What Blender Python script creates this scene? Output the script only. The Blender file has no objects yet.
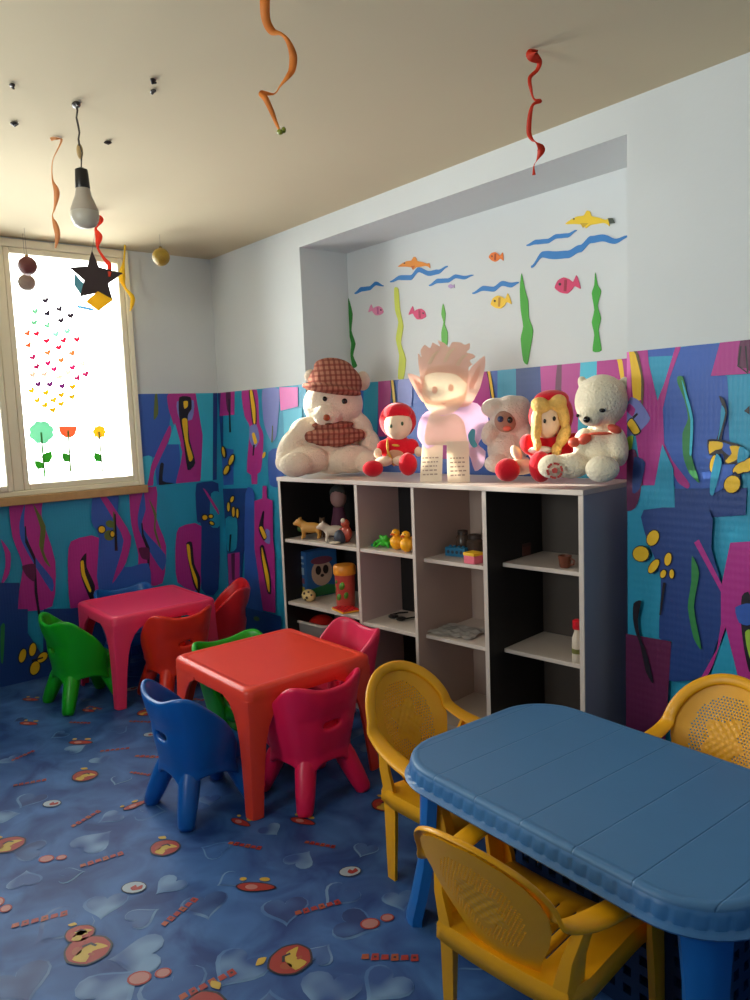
import bpy, bmesh, math, random
from mathutils import Vector, Matrix, Euler
random.seed(7)
C = bpy.context.scene.collection
PI = math.pi
# ------------------------------------------------------------------ camera calibration
CAM = Vector((4.7767, -2.5922, 1.5)); YAW, PITCH, ROLL, FPX = 2.44792, -0.110547, -0.039733, 758.5
_F = Vector((math.cos(YAW)*math.cos(PITCH), math.sin(YAW)*math.cos(PITCH), math.sin(PITCH)))
_R0 = Vector((math.sin(YAW), -math.cos(YAW), 0)); _U0 = _R0.cross(_F)
_R = math.cos(ROLL)*_R0 + math.sin(ROLL)*_U0; _U = -math.sin(ROLL)*_R0 + math.cos(ROLL)*_U0
def ray(x, y): return _F + _R*((x-375)/FPX) - _U*((y-500)/FPX)
def at(x, y, ax, v):
    d = ray(x, y); return CAM + d*((v-CAM[ax])/d[ax])
def at_d(x, y, dist):
    return CAM + ray(x, y)*dist          # dist = depth along the view axis
def proj(P):
    d = Vector(P)-CAM; z = d.dot(_F); return (375+FPX*d.dot(_R)/z, 500-FPX*d.dot(_U)/z, z)
def z_at(P, py):                          # height on the vertical through P seen at row py
    lo, hi = 0.0, 2.7
    for _ in range(40):
        m = (lo+hi)/2
        if proj((P[0], P[1], m))[1] > py: lo = m
        else: hi = m
    return lo
cd = bpy.data.cameras.new('camera'); cam = bpy.data.objects.new('camera', cd); C.objects.link(cam)
cam.matrix_world = Matrix(((_R.x, _U.x, -_F.x, CAM.x), (_R.y, _U.y, -_F.y, CAM.y), (_R.z, _U.z, -_F.z, CAM.z), (0, 0, 0, 1)))
cd.sensor_fit = 'VERTICAL'; cd.sensor_height = 24; cd.sensor_width = 18; cd.lens = FPX/1000*24; cd.clip_start = 0.05
bpy.context.scene.camera = cam

# ------------------------------------------------------------------ materials
_mats = {}
def srgb(c):
    return tuple((v/12.92 if v <= .04045 else ((v+.055)/1.055)**2.4) for v in [k/255 for k in c])
def mat(name, col, rough=.5, var=.06, vscale=6, bump=0, bscale=60, spec=.5, trans=0, coat=0, emit=0, sheen=0, alpha=1):
    if name in _mats: return _mats[name]
    m = bpy.data.materials.new(name); m.use_nodes = True; nt = m.node_tree; N = nt.nodes; L = nt.links
    b = N['Principled BSDF']; c = srgb(col) if max(col) > 1 else col
    b.inputs['Roughness'].default_value = rough; b.inputs['Specular IOR Level'].default_value = spec
    b.inputs['Coat Weight'].default_value = coat
    if sheen: b.inputs['Sheen Weight'].default_value = sheen
    tc = N.new('ShaderNodeTexCoord'); nz = N.new('ShaderNodeTexNoise'); nz.inputs['Scale'].default_value = vscale; nz.inputs['Detail'].default_value = 3
    L.new(tc.outputs['Object'], nz.inputs['Vector'])
    mx = N.new('ShaderNodeMix'); mx.data_type = 'RGBA'
    mx.inputs['A'].default_value = (*[v*(1-var) for v in c], 1); mx.inputs['B'].default_value = (*[min(1, v*(1+var)) for v in c], 1)
    L.new(nz.outputs['Fac'], mx.inputs['Factor']); L.new(mx.outputs['Result'], b.inputs['Base Color'])
    if bump:
        n2 = N.new('ShaderNodeTexNoise'); n2.inputs['Scale'].default_value = bscale; n2.inputs['Detail'].default_value = 4
        L.new(tc.outputs['Object'], n2.inputs['Vector']); bp = N.new('ShaderNodeBump'); bp.inputs['Strength'].default_value = bump; bp.inputs['Distance'].default_value = .01
        L.new(n2.outputs['Fac'], bp.inputs['Height']); L.new(bp.outputs['Normal'], b.inputs['Normal'])
    if trans:
        tr = N.new('ShaderNodeBsdfTranslucent'); L.new(mx.outputs['Result'], tr.inputs['Color'])
        ms = N.new('ShaderNodeMixShader'); ms.inputs['Fac'].default_value = trans
        L.new(b.outputs['BSDF'], ms.inputs[1]); L.new(tr.outputs['BSDF'], ms.inputs[2]); L.new(ms.outputs['Shader'], N['Material Output'].inputs['Surface'])
    if emit:
        b.inputs['Emission Color'].default_value = (*c, 1); b.inputs['Emission Strength'].default_value = emit
    _mats[name] = m; return m
def foam_mat(name, col):
    """printed foam sheet: quilted bubble relief"""
    if name in _mats: return _mats[name]
    m = mat(name, col, .42, .12, 5)
    nt = m.node_tree; N = nt.nodes; L = nt.links; b = N['Principled BSDF']
    tc = N.new('ShaderNodeTexCoord'); sep = N.new('ShaderNodeSeparateXYZ'); L.new(tc.outputs['Object'], sep.inputs[0])
    ad = N.new('ShaderNodeMath'); ad.operation = 'ADD'; L.new(sep.outputs['X'], ad.inputs[0]); L.new(sep.outputs['Y'], ad.inputs[1])
    outs = []
    for src, k in ((ad.outputs[0], 380), (sep.outputs['Z'], 220)):
        mu = N.new('ShaderNodeMath'); mu.operation = 'MULTIPLY'; mu.inputs[1].default_value = k; L.new(src, mu.inputs[0])
        si = N.new('ShaderNodeMath'); si.operation = 'SINE'; L.new(mu.outputs[0], si.inputs[0]); outs.append(si)
    mm = N.new('ShaderNodeMath'); mm.operation = 'ADD'; L.new(outs[0].outputs[0], mm.inputs[0]); L.new(outs[1].outputs[0], mm.inputs[1])
    bp = N.new('ShaderNodeBump'); bp.inputs['Strength'].default_value = .08; bp.inputs['Distance'].default_value = .002
    L.new(mm.outputs[0], bp.inputs['Height']); L.new(bp.outputs['Normal'], b.inputs['Normal'])
    return m
def stripes_mat(name, c1, c2, c3, k=90):
    """woven plaid"""
    if name in _mats: return _mats[name]
    m = mat(name, c1, .9, .05, 8, bump=.3, bscale=200, spec=.1)
    nt = m.node_tree; N = nt.nodes; L = nt.links; b = N['Principled BSDF']
    tc = N.new('ShaderNodeTexCoord'); sep = N.new('ShaderNodeSeparateXYZ'); L.new(tc.outputs['Object'], sep.inputs[0])
    prev = N['Mix'].outputs['Result'] if 'Mix' in N else None
    for axis, kk, cc in (('X', k, c2), ('Z', k, c3)):
        mu = N.new('ShaderNodeMath'); mu.operation = 'MULTIPLY'; mu.inputs[1].default_value = kk; L.new(sep.outputs[axis], mu.inputs[0])
        si = N.new('ShaderNodeMath'); si.operation = 'SINE'; L.new(mu.outputs[0], si.inputs[0])
        gt = N.new('ShaderNodeMath'); gt.operation = 'GREATER_THAN'; gt.inputs[1].default_value = .25; L.new(si.outputs[0], gt.inputs[0])
        sc = N.new('ShaderNodeMath'); sc.operation = 'MULTIPLY'; sc.inputs[1].default_value = .6; L.new(gt.outputs[0], sc.inputs[0])
        mx = N.new('ShaderNodeMix'); mx.data_type = 'RGBA'; L.new(sc.outputs[0], mx.inputs['Factor'])
        L.new(prev, mx.inputs['A']); mx.inputs['B'].default_value = (*srgb(cc), 1); prev = mx.outputs['Result']
    L.new(prev, b.inputs['Base Color']); return m
def glass_mat():
    if 'glass' in _mats: return _mats['glass']
    m = bpy.data.materials.new('window_glass'); m.use_nodes = True; nt = m.node_tree; N = nt.nodes; L = nt.links
    N.remove(N['Principled BSDF']); t = N.new('ShaderNodeBsdfTransparent'); g = N.new('ShaderNodeBsdfGlossy'); g.inputs['Roughness'].default_value = .02
    t.inputs['Color'].default_value = (.96, .98, .97, 1)
    fr = N.new('ShaderNodeFresnel'); fr.inputs['IOR'].default_value = 1.3
    ms = N.new('ShaderNodeMixShader'); L.new(fr.outputs[0], ms.inputs[0]); L.new(t.outputs[0], ms.inputs[1]); L.new(g.outputs[0], ms.inputs[2])
    L.new(ms.outputs[0], N['Material Output'].inputs['Surface']); _mats['glass'] = m; return m

# ------------------------------------------------------------------ mesh helpers
class MB:
    def __init__(s): s.v = []; s.f = []; s.mi = []; s.m = 0
    def add(s, vs, fs, m=None):
        o = len(s.v); s.v += [tuple(v) for v in vs]; s.f += [tuple(o+i for i in f) for f in fs]; s.mi += [s.m if m is None else m]*len(fs); return s
    def box(s, a, b, M=None, m=None):
        x0, y0, z0 = a; x1, y1, z1 = b
        vs = [Vector(q) for q in ((x0,y0,z0),(x1,y0,z0),(x1,y1,z0),(x0,y1,z0),(x0,y0,z1),(x1,y0,z1),(x1,y1,z1),(x0,y1,z1))]
        if M is not None: vs = [M @ v for v in vs]
        return s.add(vs, [(3,2,1,0),(4,5,6,7),(0,1,5,4),(1,2,6,5),(2,3,7,6),(3,0,4,7)], m)
    def sweep(s, path, prof, closed=False, cap=True, m=None):
        """path: list of (pos, xdir, ydir, sx, sy); prof: list of 2-D points"""
        vs = []; n = len(prof)
        for (p, xd, yd, sx, sy) in path:
            for (a, b) in prof: vs.append(Vector(p)+Vector(xd)*a*sx+Vector(yd)*b*sy)
        fs = []; K = len(path)
        for i in range(K if closed else K-1):
            j = (i+1) % K
            for k in range(n): l = (k+1) % n; fs.append((i*n+k, i*n+l, j*n+l, j*n+k))
        if cap and not closed: fs.append(tuple(reversed(range(n)))); fs.append(tuple((K-1)*n+k for k in range(n)))
        return s.add(vs, fs, m)
    def tube(s, pts, r, n=10, m=None, cap=True):
        pts = [Vector(p) for p in pts]
        if not isinstance(r, (list, tuple)): r = [r]*len(pts)
        path = []; up = None
        for i, p in enumerate(pts):
            t = (pts[min(i+1, len(pts)-1)]-pts[max(i-1, 0)]).normalized()
            if up is None: up = Vector((0, 0, 1)) if abs(t.z) < .9 else Vector((1, 0, 0))
            xd = t.cross(up).normalized(); yd = xd.cross(t).normalized(); up = yd
            rr = r[i] if isinstance(r[i], (list, tuple)) else (r[i], r[i])
            path.append((p, xd, yd, rr[0], rr[1]))
        return s.sweep(path, [(math.cos(2*PI*k/n), math.sin(2*PI*k/n)) for k in range(n)], cap=cap, m=m)
    def lathe(s, prof, o=(0,0,0), n=24, M=None, m=None):
        vs = []
        for (r, z) in prof:
            for k in range(n):
                v = Vector((r*math.cos(2*PI*k/n), r*math.sin(2*PI*k/n), z))
                if M is not None: v = M @ v
                vs.append(v+Vector(o))
        fs = [(i*n+k, i*n+(k+1) % n, (i+1)*n+(k+1) % n, (i+1)*n+k) for i in range(len(prof)-1) for k in range(n)]
        fs += [tuple(reversed(range(n))), tuple((len(prof)-1)*n+k for k in range(n))]
        return s.add(vs, fs, m)
    def ell(s, c, r, rot=(0,0,0), n=14, k=9, m=None):
        M = Euler([math.radians(a) for a in rot]).to_matrix(); vs = []
        for i in range(1, k):
            a = PI*i/k
            for j in range(n):
                b = 2*PI*j/n; vs.append(M @ Vector((r[0]*math.sin(a)*math.cos(b), r[1]*math.sin(a)*math.sin(b), r[2]*math.cos(a)))+Vector(c))
        t = len(vs); vs += [M @ Vector((0,0,r[2]))+Vector(c), M @ Vector((0,0,-r[2]))+Vector(c)]
        fs = [(i*n+j, (i+1)*n+j, (i+1)*n+(j+1) % n, i*n+(j+1) % n) for i in range(k-2) for j in range(n)]
        fs += [(t, j, (j+1) % n) for j in range(n)] + [(t+1, (k-2)*n+(j+1) % n, (k-2)*n+j) for j in range(n)]
        return s.add(vs, fs, m)
    def prism(s, pts, off, m=None):
        """polygon (3-D points) extruded by vector off"""
        n = len(pts); off = Vector(off); vs = [Vector(p) for p in pts]+[Vector(p)+off for p in pts]
        return s.add(vs, [tuple(reversed(range(n))), tuple(range(n, 2*n))]+[(i, (i+1) % n, n+(i+1) % n, n+i) for i in range(n)], m)
    def build(s, name, mats, parent=None, smooth=True, bevel=0, subsurf=0, solid=0, remesh=0, seg=2, solid_off=0, angle=40):
        me = bpy.data.meshes.new(name); me.from_pydata(s.v, [], s.f); me.validate()
        if not isinstance(mats, (list, tuple)): mats = [mats]
        for q in mats: me.materials.append(q)
        if len(me.polygons) == len(s.mi): me.polygons.foreach_set('material_index', s.mi)
        bm = bmesh.new(); bm.from_mesh(me); bmesh.ops.recalc_face_normals(bm, faces=bm.faces)
        if smooth and not subsurf and not remesh:
            for e in bm.edges:
                if len(e.link_faces) == 2 and e.calc_face_angle(0) > math.radians(angle): e.smooth = False
        for f in bm.faces: f.smooth = smooth
        bm.to_mesh(me); bm.free()
        o = bpy.data.objects.new(name, me); C.objects.link(o)
        if remesh:
            q = o.modifiers.new('r', 'REMESH'); q.mode = 'VOXEL'; q.voxel_size = remesh; q.use_smooth_shade = True
            q = o.modifiers.new('s', 'SMOOTH'); q.factor = .5; q.iterations = 6
        if solid: q = o.modifiers.new('t', 'SOLIDIFY'); q.thickness = solid; q.offset = solid_off; q.use_even_offset = False
        if bevel:
            q = o.modifiers.new('b', 'BEVEL'); q.width = bevel; q.segments = seg; q.limit_method = 'ANGLE'; q.angle_limit = math.radians(50); q.harden_normals = False
        if subsurf: q = o.modifiers.new('ss', 'SUBSURF'); q.levels = subsurf; q.render_levels = subsurf
        if parent is not None: o.parent = parent
        return o
def tag(o, label=None, cat=None, group=None, kind=None):
    if label: o['label'] = label
    if cat: o['category'] = cat
    if group: o['group'] = group
    if kind: o['kind'] = kind
    return o
def empty(name, loc, rz=0, label=None, cat=None, group=None):
    o = bpy.data.objects.new(name, None); C.objects.link(o); o.location = loc; o.rotation_euler = (0, 0, rz); o.empty_display_size = .05
    return tag(o, label, cat, group)
def kids(o): return [c for c in bpy.data.objects if c.parent == o]
def copy_tree(o, parent=None):
    c = o.copy(); C.objects.link(c); c.parent = parent
    for ch in kids(o): copy_tree(ch, c)
    return c
def recolour(o, m):
    """give a copied chair its own plastic: material set on the object slots"""
    for ch in kids(o):
        ch.data = ch.data.copy()
        for i in range(len(ch.data.materials)): ch.data.materials[i] = m
def struct(o, label=None): o['kind'] = 'structure'; return tag(o, label)
def ellipse_pts(cx, cy, rx, ry, rot=0, n=14):
    a = math.radians(rot); return [(cx+rx*math.cos(t)*math.cos(a)-ry*math.sin(t)*math.sin(a), cy+rx*math.cos(t)*math.sin(a)+ry*math.sin(t)*math.cos(a)) for t in [2*PI*k/n for k in range(n)]]
def round_poly(pts, n=3):
    """closed Catmull-Rom through the given points"""
    out = []; K = len(pts)
    for i in range(K):
        p0, p1, p2, p3 = pts[i-1], pts[i], pts[(i+1) % K], pts[(i+2) % K]
        for j in range(n):
            t = j/n; out.append(tuple((2*t**3-3*t**2+1)*b+(t**3-2*t**2+t)*(c-a)*.33+(-2*t**3+3*t**2)*c+(t**3-t**2)*(d-b)*.33 for a, b, c, d in zip(p0, p1, p2, p3)))
    return out
def smooth_poly(pts, it=2):
    for _ in range(it):
        q = []
        for i in range(len(pts)):
            a = pts[i]; b = pts[(i+1) % len(pts)]
            q += [tuple(.75*a[k]+.25*b[k] for k in range(len(a))), tuple(.25*a[k]+.75*b[k] for k in range(len(a)))]
        pts = q
    return pts

# ------------------------------------------------------------------ dimensions of the room
H = 2.603; NX0, NX1, NZ, ND = 1.068, 3.176, 2.482, .345; WP = 1.70
WY0, WY1, WZ0, WZ1 = -2.95, -.588, 1.113, 2.592
XR, YF = 5.7, -3.7
wallm = mat('wall_paint', (.63, .665, .675), .85, .04, 2.5, bump=.08, bscale=35, spec=.2)
ceilm = mat('ceiling_paint', (.60, .52, .36), .9, .03, 2, bump=.05, bscale=20, spec=.15)
T = .14
w = MB()
w.box((-T, 0, 0), (NX0, ND+T, H)).box((NX1, 0, 0), (XR+T, ND+T, H)).box((NX0, 0, NZ), (NX1, ND+T, H)).box((NX0, ND, 0), (NX1, ND+T, NZ))
wall_back = struct(w.build('wall_back', wallm, smooth=False))
w = MB()
w.box((-T, WY1, 0), (0, 0, H)).box((-T, WY0, 0), (0, WY1, WZ0-.02)).box((-T, WY0, WZ1), (0, WY1, H)).box((-T, YF, 0), (0, WY0, H))
wall_left = struct(w.build('wall_left', wallm, smooth=False))
# the rest of the room, behind and beside the camera: the same foam dado goes round
backm = mat('foam_dado', (60, 110, 150), .5, .3, 3)
o = struct(MB().box((XR, YF, 0), (XR+T, 0, H)).build('wall_right', wallm, smooth=False)); MB().box((XR-.004, YF+.004, 0), (XR, -.004, 1.1)).build('wallpaper', backm, o, smooth=False)
QX0, QX1, QZ0, QZ1 = 2.3, 3.3, 1.25, 2.25
w = MB(); w.box((-T, YF-T, 0), (QX0, YF, H)).box((QX1, YF-T, 0), (XR+T, YF, H)).box((QX0, YF-T, 0), (QX1, YF, QZ0)).box((QX0, YF-T, QZ1), (QX1, YF, H))
o = struct(w.build('wall_front', wallm, smooth=False)); MB().box((.004, YF, 0), (XR-.004, YF+.004, 1.1)).build('wallpaper', backm, o, smooth=False)
struct(MB().box((-T, YF-T, H), (XR+T, ND+T, H+.1)).build('ceiling', ceilm, smooth=False))

# ------------------------------------------------------------------ floor: printed vinyl carpet
def carpet_mat():
    m = bpy.data.materials.new('carpet_blue'); m.use_nodes = True; nt = m.node_tree; N = nt.nodes; L = nt.links; b = N['Principled BSDF']
    b.inputs['Roughness'].default_value = .5; b.inputs['Specular IOR Level'].default_value = .35
    tc = N.new('ShaderNodeTexCoord')
    n1 = N.new('ShaderNodeTexNoise'); n1.inputs['Scale'].default_value = 5.5; n1.inputs['Detail'].default_value = 3; n1.inputs['Distortion'].default_value = .8
    L.new(tc.outputs['Object'], n1.inputs['Vector'])
    cr = N.new('ShaderNodeValToRGB'); e = cr.color_ramp.elements
    e[0].position = .32; e[0].color = (*srgb((22, 60, 124)), 1); e[1].position = .68; e[1].color = (*srgb((66, 112, 176)), 1)
    L.new(n1.outputs['Fac'], cr.inputs[0]); L.new(cr.outputs[0], b.inputs['Base Color'])
    n2 = N.new('ShaderNodeTexNoise'); n2.inputs['Scale'].default_value = 300; L.new(tc.outputs['Object'], n2.inputs['Vector'])
    bp = N.new('ShaderNodeBump'); bp.inputs['Strength'].default_value = .12; bp.inputs['Distance'].default_value = .002
    L.new(n2.outputs['Fac'], bp.inputs['Height']); L.new(bp.outputs['Normal'], b.inputs['Normal'])
    return m
def heart_grad(name, dark, light):
    m = mat(name, dark, .5, .02, 3); nt = m.node_tree; N = nt.nodes; L = nt.links; b = N['Principled BSDF']
    tc = [n for n in N if n.type == 'TEX_COORD'][0]
    n1 = N.new('ShaderNodeTexNoise'); n1.inputs['Scale'].default_value = 9; n1.inputs['Detail'].default_value = 1; L.new(tc.outputs['Object'], n1.inputs['Vector'])
    cr = N.new('ShaderNodeValToRGB'); e = cr.color_ramp.elements; e[0].position = .40; e[0].color = (*srgb(dark), 1); e[1].position = .66; e[1].color = (*srgb(light), 1)
    L.new(n1.outputs['Fac'], cr.inputs[0]); L.new(cr.outputs[0], b.inputs['Base Color']); return m
fm = [carpet_mat(), heart_grad('print_heart_fill', (34, 78, 144), (110, 148, 190)), heart_grad('print_heart_rim', (62, 108, 168), (110, 150, 190)),
      mat('print_red', (158, 46, 40), .5), mat('print_yellow', (196, 164, 62), .5), mat('print_black', (36, 34, 48), .5), mat('print_pink', (178, 122, 118), .5),
      mat('print_white', (160, 176, 190), .5), mat('print_orange', (160, 74, 44), .5), heart_grad('print_heart_deep', (24, 60, 120), (58, 100, 160))]
fl = MB(); fl.box((-T, YF-T, -.05), (XR+T, ND+T, 0), m=0)
_lay = [0]
def floor_poly(pts, m, lift=None):
    _lay[0] += 1; z = .0006+ (lift or 0)
    fl.add([(x, y, z) for x, y in pts], [tuple(range(len(pts)))], m)
def heart_pts(cx, cy, s, rot, n=26, tip=1):
    r = math.radians(rot); out = []
    for k in range(n):
        t = 2*PI*k/n; x = 16*math.sin(t)**3/17; y = (13*math.cos(t)-5*math.cos(2*t)-2*math.cos(3*t)-math.cos(4*t))/17*tip
        out.append((cx+s*(x*math.cos(r)-y*math.sin(r)), cy+s*(x*math.sin(r)+y*math.cos(r))))
    return out
def fpt(x, y): p = at(x, y, 2, 0); return (p.x, p.y)
hearts = []
for (px, py, s, r) in [(93,842,.085,200),(30,800,.07,40),(105,905,.075,60),(62,925,.10,20),(190,720,.05,100),(60,735,.05,10),(100,760,.05,80),(150,812,.07,140),(25,880,.06,250),(205,905,.08,70),(238,968,.09,20),
        (215,850,.06,300),(140,955,.09,330),(285,910,.08,60),(300,860,.06,200),(340,895,.07,10),(270,830,.05,90),(355,925,.08,120),(330,990,.09,40),(175,990,.1,80),(110,990,.1,190),(18,985,.1,90),(385,985,.08,10),(120,730,.05,200),
        (130,690,.04,200),(20,720,.04,10),(85,700,.04,40),(230,880,.05,0),(170,885,.06,15),(365,850,.05,30),(10,760,.05,100),(70,875,.05,160),(400,900,.06,60),(320,955,.05,200),(210,800,.05,60),(120,780,.05,40)]:
    x, y = fpt(px, py); hearts.append((x, y, s, r))
for _ in range(240):
    x = random.uniform(.1, 5.4); y = random.uniform(-3.5, -.1)
    if all((x-h[0])**2+(y-h[1])**2 > (.9*(.07+h[2]))**2 for h in hearts): hearts.append((x, y, random.uniform(.05, .09), random.uniform(0, 360)))
for i, (x, y, s, r) in enumerate(hearts):
    lf = .00002*(i % 40)
    floor_poly(heart_pts(x, y, s, r), 2 if i % 3 else 1, lf)
    a = math.radians(r+60); floor_poly(heart_pts(x+s*.07*math.cos(a), y+s*.07*math.sin(a), s*.90, r), (1, 9, 1, 0)[i % 4], lf+.0008)
def blot(px, py, s=.055, rot=0, kind=0):
    x, y = fpt(px, py) if px is not None else py
    r = math.radians(rot); tr = lambda pts: [(x+s*(a*math.cos(r)-b*math.sin(r)), y+s*(a*math.sin(r)+b*math.cos(r))) for a, b in pts]
    if kind == 0:    # round red and yellow patch
        floor_poly(tr(round_poly([(-1.05, -.3), (-.5, -.95), (.5, -1.0), (1.1, -.3), (1.0, .5), (.35, .95), (-.5, .9), (-1.1, .4)])), 5, .002)
        floor_poly(tr(round_poly([(-.95, -.3), (-.45, -.85), (.45, -.9), (1.0, -.25), (.9, .45), (.3, .85), (-.45, .8), (-1.0, .35)])), 3, .0023)
        floor_poly(tr(round_poly([(-.35, -.75), (.35, -.8), (.3, -.1), (.85, .3), (.2, .45), (-.25, .05)])), 4, .0026)
        floor_poly(tr([(-.3, .05), (-.05, .3), (.25, .2), (.3, .32), (-.1, .45), (-.4, .15)]), 5, .0029); floor_poly(tr(ellipse_pts(.35, -.3, .16, .10)), 8, .0029); floor_poly(tr(ellipse_pts(-.45, -.2, .22, .30, 30)), 8, .0026)
        floor_poly(tr(round_poly([(-1.0, .8), (-1.3, 1.0), (-.9, 1.25), (-.6, 1.0)])), 4, .0026)
    elif kind == 1:  # pair of pink pebbles
        floor_poly(tr(ellipse_pts(-.5, -.1, .6, .5)), 3, .002); floor_poly(tr(ellipse_pts(-.5, -.1, .5, .4)), 6, .0023)
        floor_poly(tr(ellipse_pts(.6, .2, .42, .36)), 3, .002); floor_poly(tr(ellipse_pts(.6, .2, .33, .28)), 6, .0023)
    elif kind == 2:  # white oval with red spot
        floor_poly(tr(ellipse_pts(0, 0, .85, .65)), 5, .002); floor_poly(tr(ellipse_pts(0, 0, .78, .58)), 7, .0023)
        floor_poly(tr(round_poly([(-.2, -.1), (.1, -.35), (.6, -.1), (.45, .3), (.2, .05), (0, .25)])), 3, .0026)
    elif kind == 3:  # short line of orange-red marks
        for k in range(6):
            cx = -1.25+k*.5; h = .2+.06*(k % 2)
            floor_poly(tr([(cx-.2, -h), (cx+.2, -h+.04), (cx+.16, h), (cx-.18, h-.03)]), 3 if k % 3 else 8, .002)
            if k % 2: floor_poly(tr([(cx-.07, -.06), (cx+.07, -.06), (cx+.07, .07), (cx-.07, .07)]), 5, .0024)
    elif kind == 4:  # flat red lozenge with yellow dots
        floor_poly(tr(smooth_poly([(-1.2, -.1), (-.3, -.5), (1.1, -.1), (1.2, .25), (.2, .5), (-.9, .35)])), 5, .002)
        floor_poly(tr(smooth_poly([(-1.1, -.1), (-.3, -.42), (1.0, -.08), (1.1, .2), (.2, .42), (-.8, .3)])), 3, .0023)
        floor_poly(tr(ellipse_pts(-.2, 0, .35, .22)), 6, .0026); floor_poly(tr(ellipse_pts(-.9, .65, .2, .16)), 4, .002); floor_poly(tr(ellipse_pts(.3, .75, .3, .18)), 4, .002)
B = [(88,950,.062,40,0),(80,934,.04,50,0),(165,848,.05,30,0),(85,776,.052,30,0),(290,960,.058,100,0),(8,845,.055,60,0),(255,888,.06,40,4),(80,743,.055,40,4),(28,724,.05,30,4),(30,700,.05,30,4),(88,711,.04,20,4),
     (53,859,.045,40,1),(150,977,.055,50,1),(378,922,.05,60,1),(52,804,.045,40,2),(134,888,.05,40,2),(150,735,.04,40,2),(350,872,.045,60,2),(0,906,.05,0,1),(205,1010,.06,0,0),
     (102,860,.05,80,3),(86,819,.045,110,3),(40,920,.055,70,3),(180,912,.05,110,3),(318,908,.05,70,3),(208,985,.055,85,3),(390,958,.055,45,3),(30,783,.045,70,3),(23,756,.04,110,3),(115,750,.045,60,3),(150,757,.05,40,3),
     (140,774,.035,30,3),(135,806,.045,90,4),(245,846,.045,30,3),(320,845,.04,30,3),(302,822,.05,20,4),(240,823,.045,10,4),(95,708,.035,20,3),(385,805,.05,20,0),(190,795,.04,20,4),(145,713,.04,20,0),(80,723,.04,40,3),(140,722,.04,40,3)]
used = []
for b in B:
    blot(b[0], b[1], b[2], b[3], b[4]); used.append(fpt(b[0], b[1]))
for i in range(260):
    x = random.uniform(.2, 5.4); y = random.uniform(-3.5, -.1)
    q = proj((x, y, 0))
    if 0 < q[0] < 420 and q[1] > 700 and q[2] > 0: continue
    if all((x-u[0])**2+(y-u[1])**2 > .04 for u in used): blot(None, (x, y), .05, random.uniform(0, 120), i % 5); used.append((x, y))
floor = struct(fl.build('floor', fm, smooth=False), 'blue printed vinyl carpet with pale hearts and small red and yellow marks')

# ------------------------------------------------------------------ wallpaper (printed foam sheets)
WC = {'teal': (34, 152, 190), 'blue': (48, 92, 180), 'deep': (26, 62, 130), 'mag': (178, 44, 140), 'pink': (232, 110, 190), 'yel': (236, 190, 30), 'blk': (22, 18, 34), 'grn': (44, 130, 70),
      'olv': (96, 110, 50), 'lil': (120, 130, 200), 'brn': (96, 74, 40), 'cyan': (56, 184, 214), 'lime': (150, 190, 60), 'wine': (96, 26, 74)}
wk = list(WC); wm = [foam_mat('foam_'+k, WC[k]) for k in wk]
class Paper:
    def __init__(s, ax, val, nrm, box, origin=None): s.b = MB(); s.ax = ax; s.v = val; s.n = nrm; s.box = box; s.k = 0
    def base(s, a, b, col='teal'): s.b.box(a, b, m=wk.index(col))
    def region(s, ox, oy, sc): s.ox, s.oy, s.sc = ox, oy, sc
    def poly(s, col, pts, sm=1):
        s.k += 1; lift = .0003*s.k
        if sm: pts = round_poly(pts)
        P = [at(s.ox+x/s.sc, s.oy+y/s.sc, s.ax, s.v) for x, y in pts]
        u = 1-s.ax; (u0, u1, z0, z1) = s.box
        out = []
        for p in P:
            q = [0, 0, 0]; q[s.ax] = s.v+s.n*lift; q[u] = min(max(p[u], u0), u1); q[2] = min(max(p.z, z0), z1); out.append(q)
        s.b.add(out, [tuple(range(len(out)))], wk.index(col))
    def world(s, col, pts, sm=1):
        s.k += 1; lift = .0003*s.k; u = 1-s.ax; out = []; (u0, u1, z0, z1) = s.box
        if sm: pts = round_poly(pts)
        for a, z in pts:
            q = [0, 0, 0]; q[s.ax] = s.v+s.n*lift; q[u] = min(max(a, u0), u1); q[2] = min(max(z, z0), z1); out.append(q)
        s.b.add(out, [tuple(range(len(out)))], wk.index(col))
    def fishy(s, pcs):
        for (cx, cy, rx, ry, r) in pcs: s.poly('blk', ellipse_pts(cx, cy, rx+5, ry+5, r), 0)
        for (cx, cy, rx, ry, r) in pcs: s.poly('yel', ellipse_pts(cx, cy, rx, ry, r), 0)
    def build(s, parent): return s.b.build('wallpaper', wm, parent, smooth=False)
e_ = .004
# -- right pier
P = Paper(1, -e_, -1, (NX1, XR, 0, WP)); P.base((NX1, -e_, 0), (XR, 0, WP))
P.region(620, 335, 5.405)
P.poly('blue', [(235,380),(310,70),(540,45),(500,220),(580,225),(590,560),(640,640),(640,830),(300,830),(240,600)])
P.poly('blue', [(150,60),(310,60),(300,112),(150,118)], 0)
P.poly('mag', [(40,60),(150,60),(155,150),(203,355),(240,260),(300,60),(330,60),(270,230),(232,400),(240,600),(190,812),(120,812),(90,570),(40,300)], 0)
P.poly('mag', [(236,580),(285,680),(375,800),(365,830),(310,790),(250,660)])
P.poly('pink', [(0,60),(58,60),(60,340),(0,370)], 0)
P.poly('lil', [(0,370),(60,360),(60,560),(0,600)], 0)
P.poly('yel', [(48,60),(75,60),(115,220),(115,350),(72,335),(62,200)]); P.poly('brn', [(75,60),(92,60),(130,250),(125,385),(115,350),(115,220)])
P.poly('lil', [(60,335),(110,360),(165,450),(120,510),(60,540),(35,470),(45,380)]); P.poly('mag', [(50,370),(85,400),(70,440),(40,410)]); P.poly('blk', [(70,440),(95,420),(100,430),(75,455)], 0)
P.poly('blk', [(38,480),(68,445),(118,520),(80,545)]); P.poly('yel', [(42,482),(68,452),(110,520),(78,535)])
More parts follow.
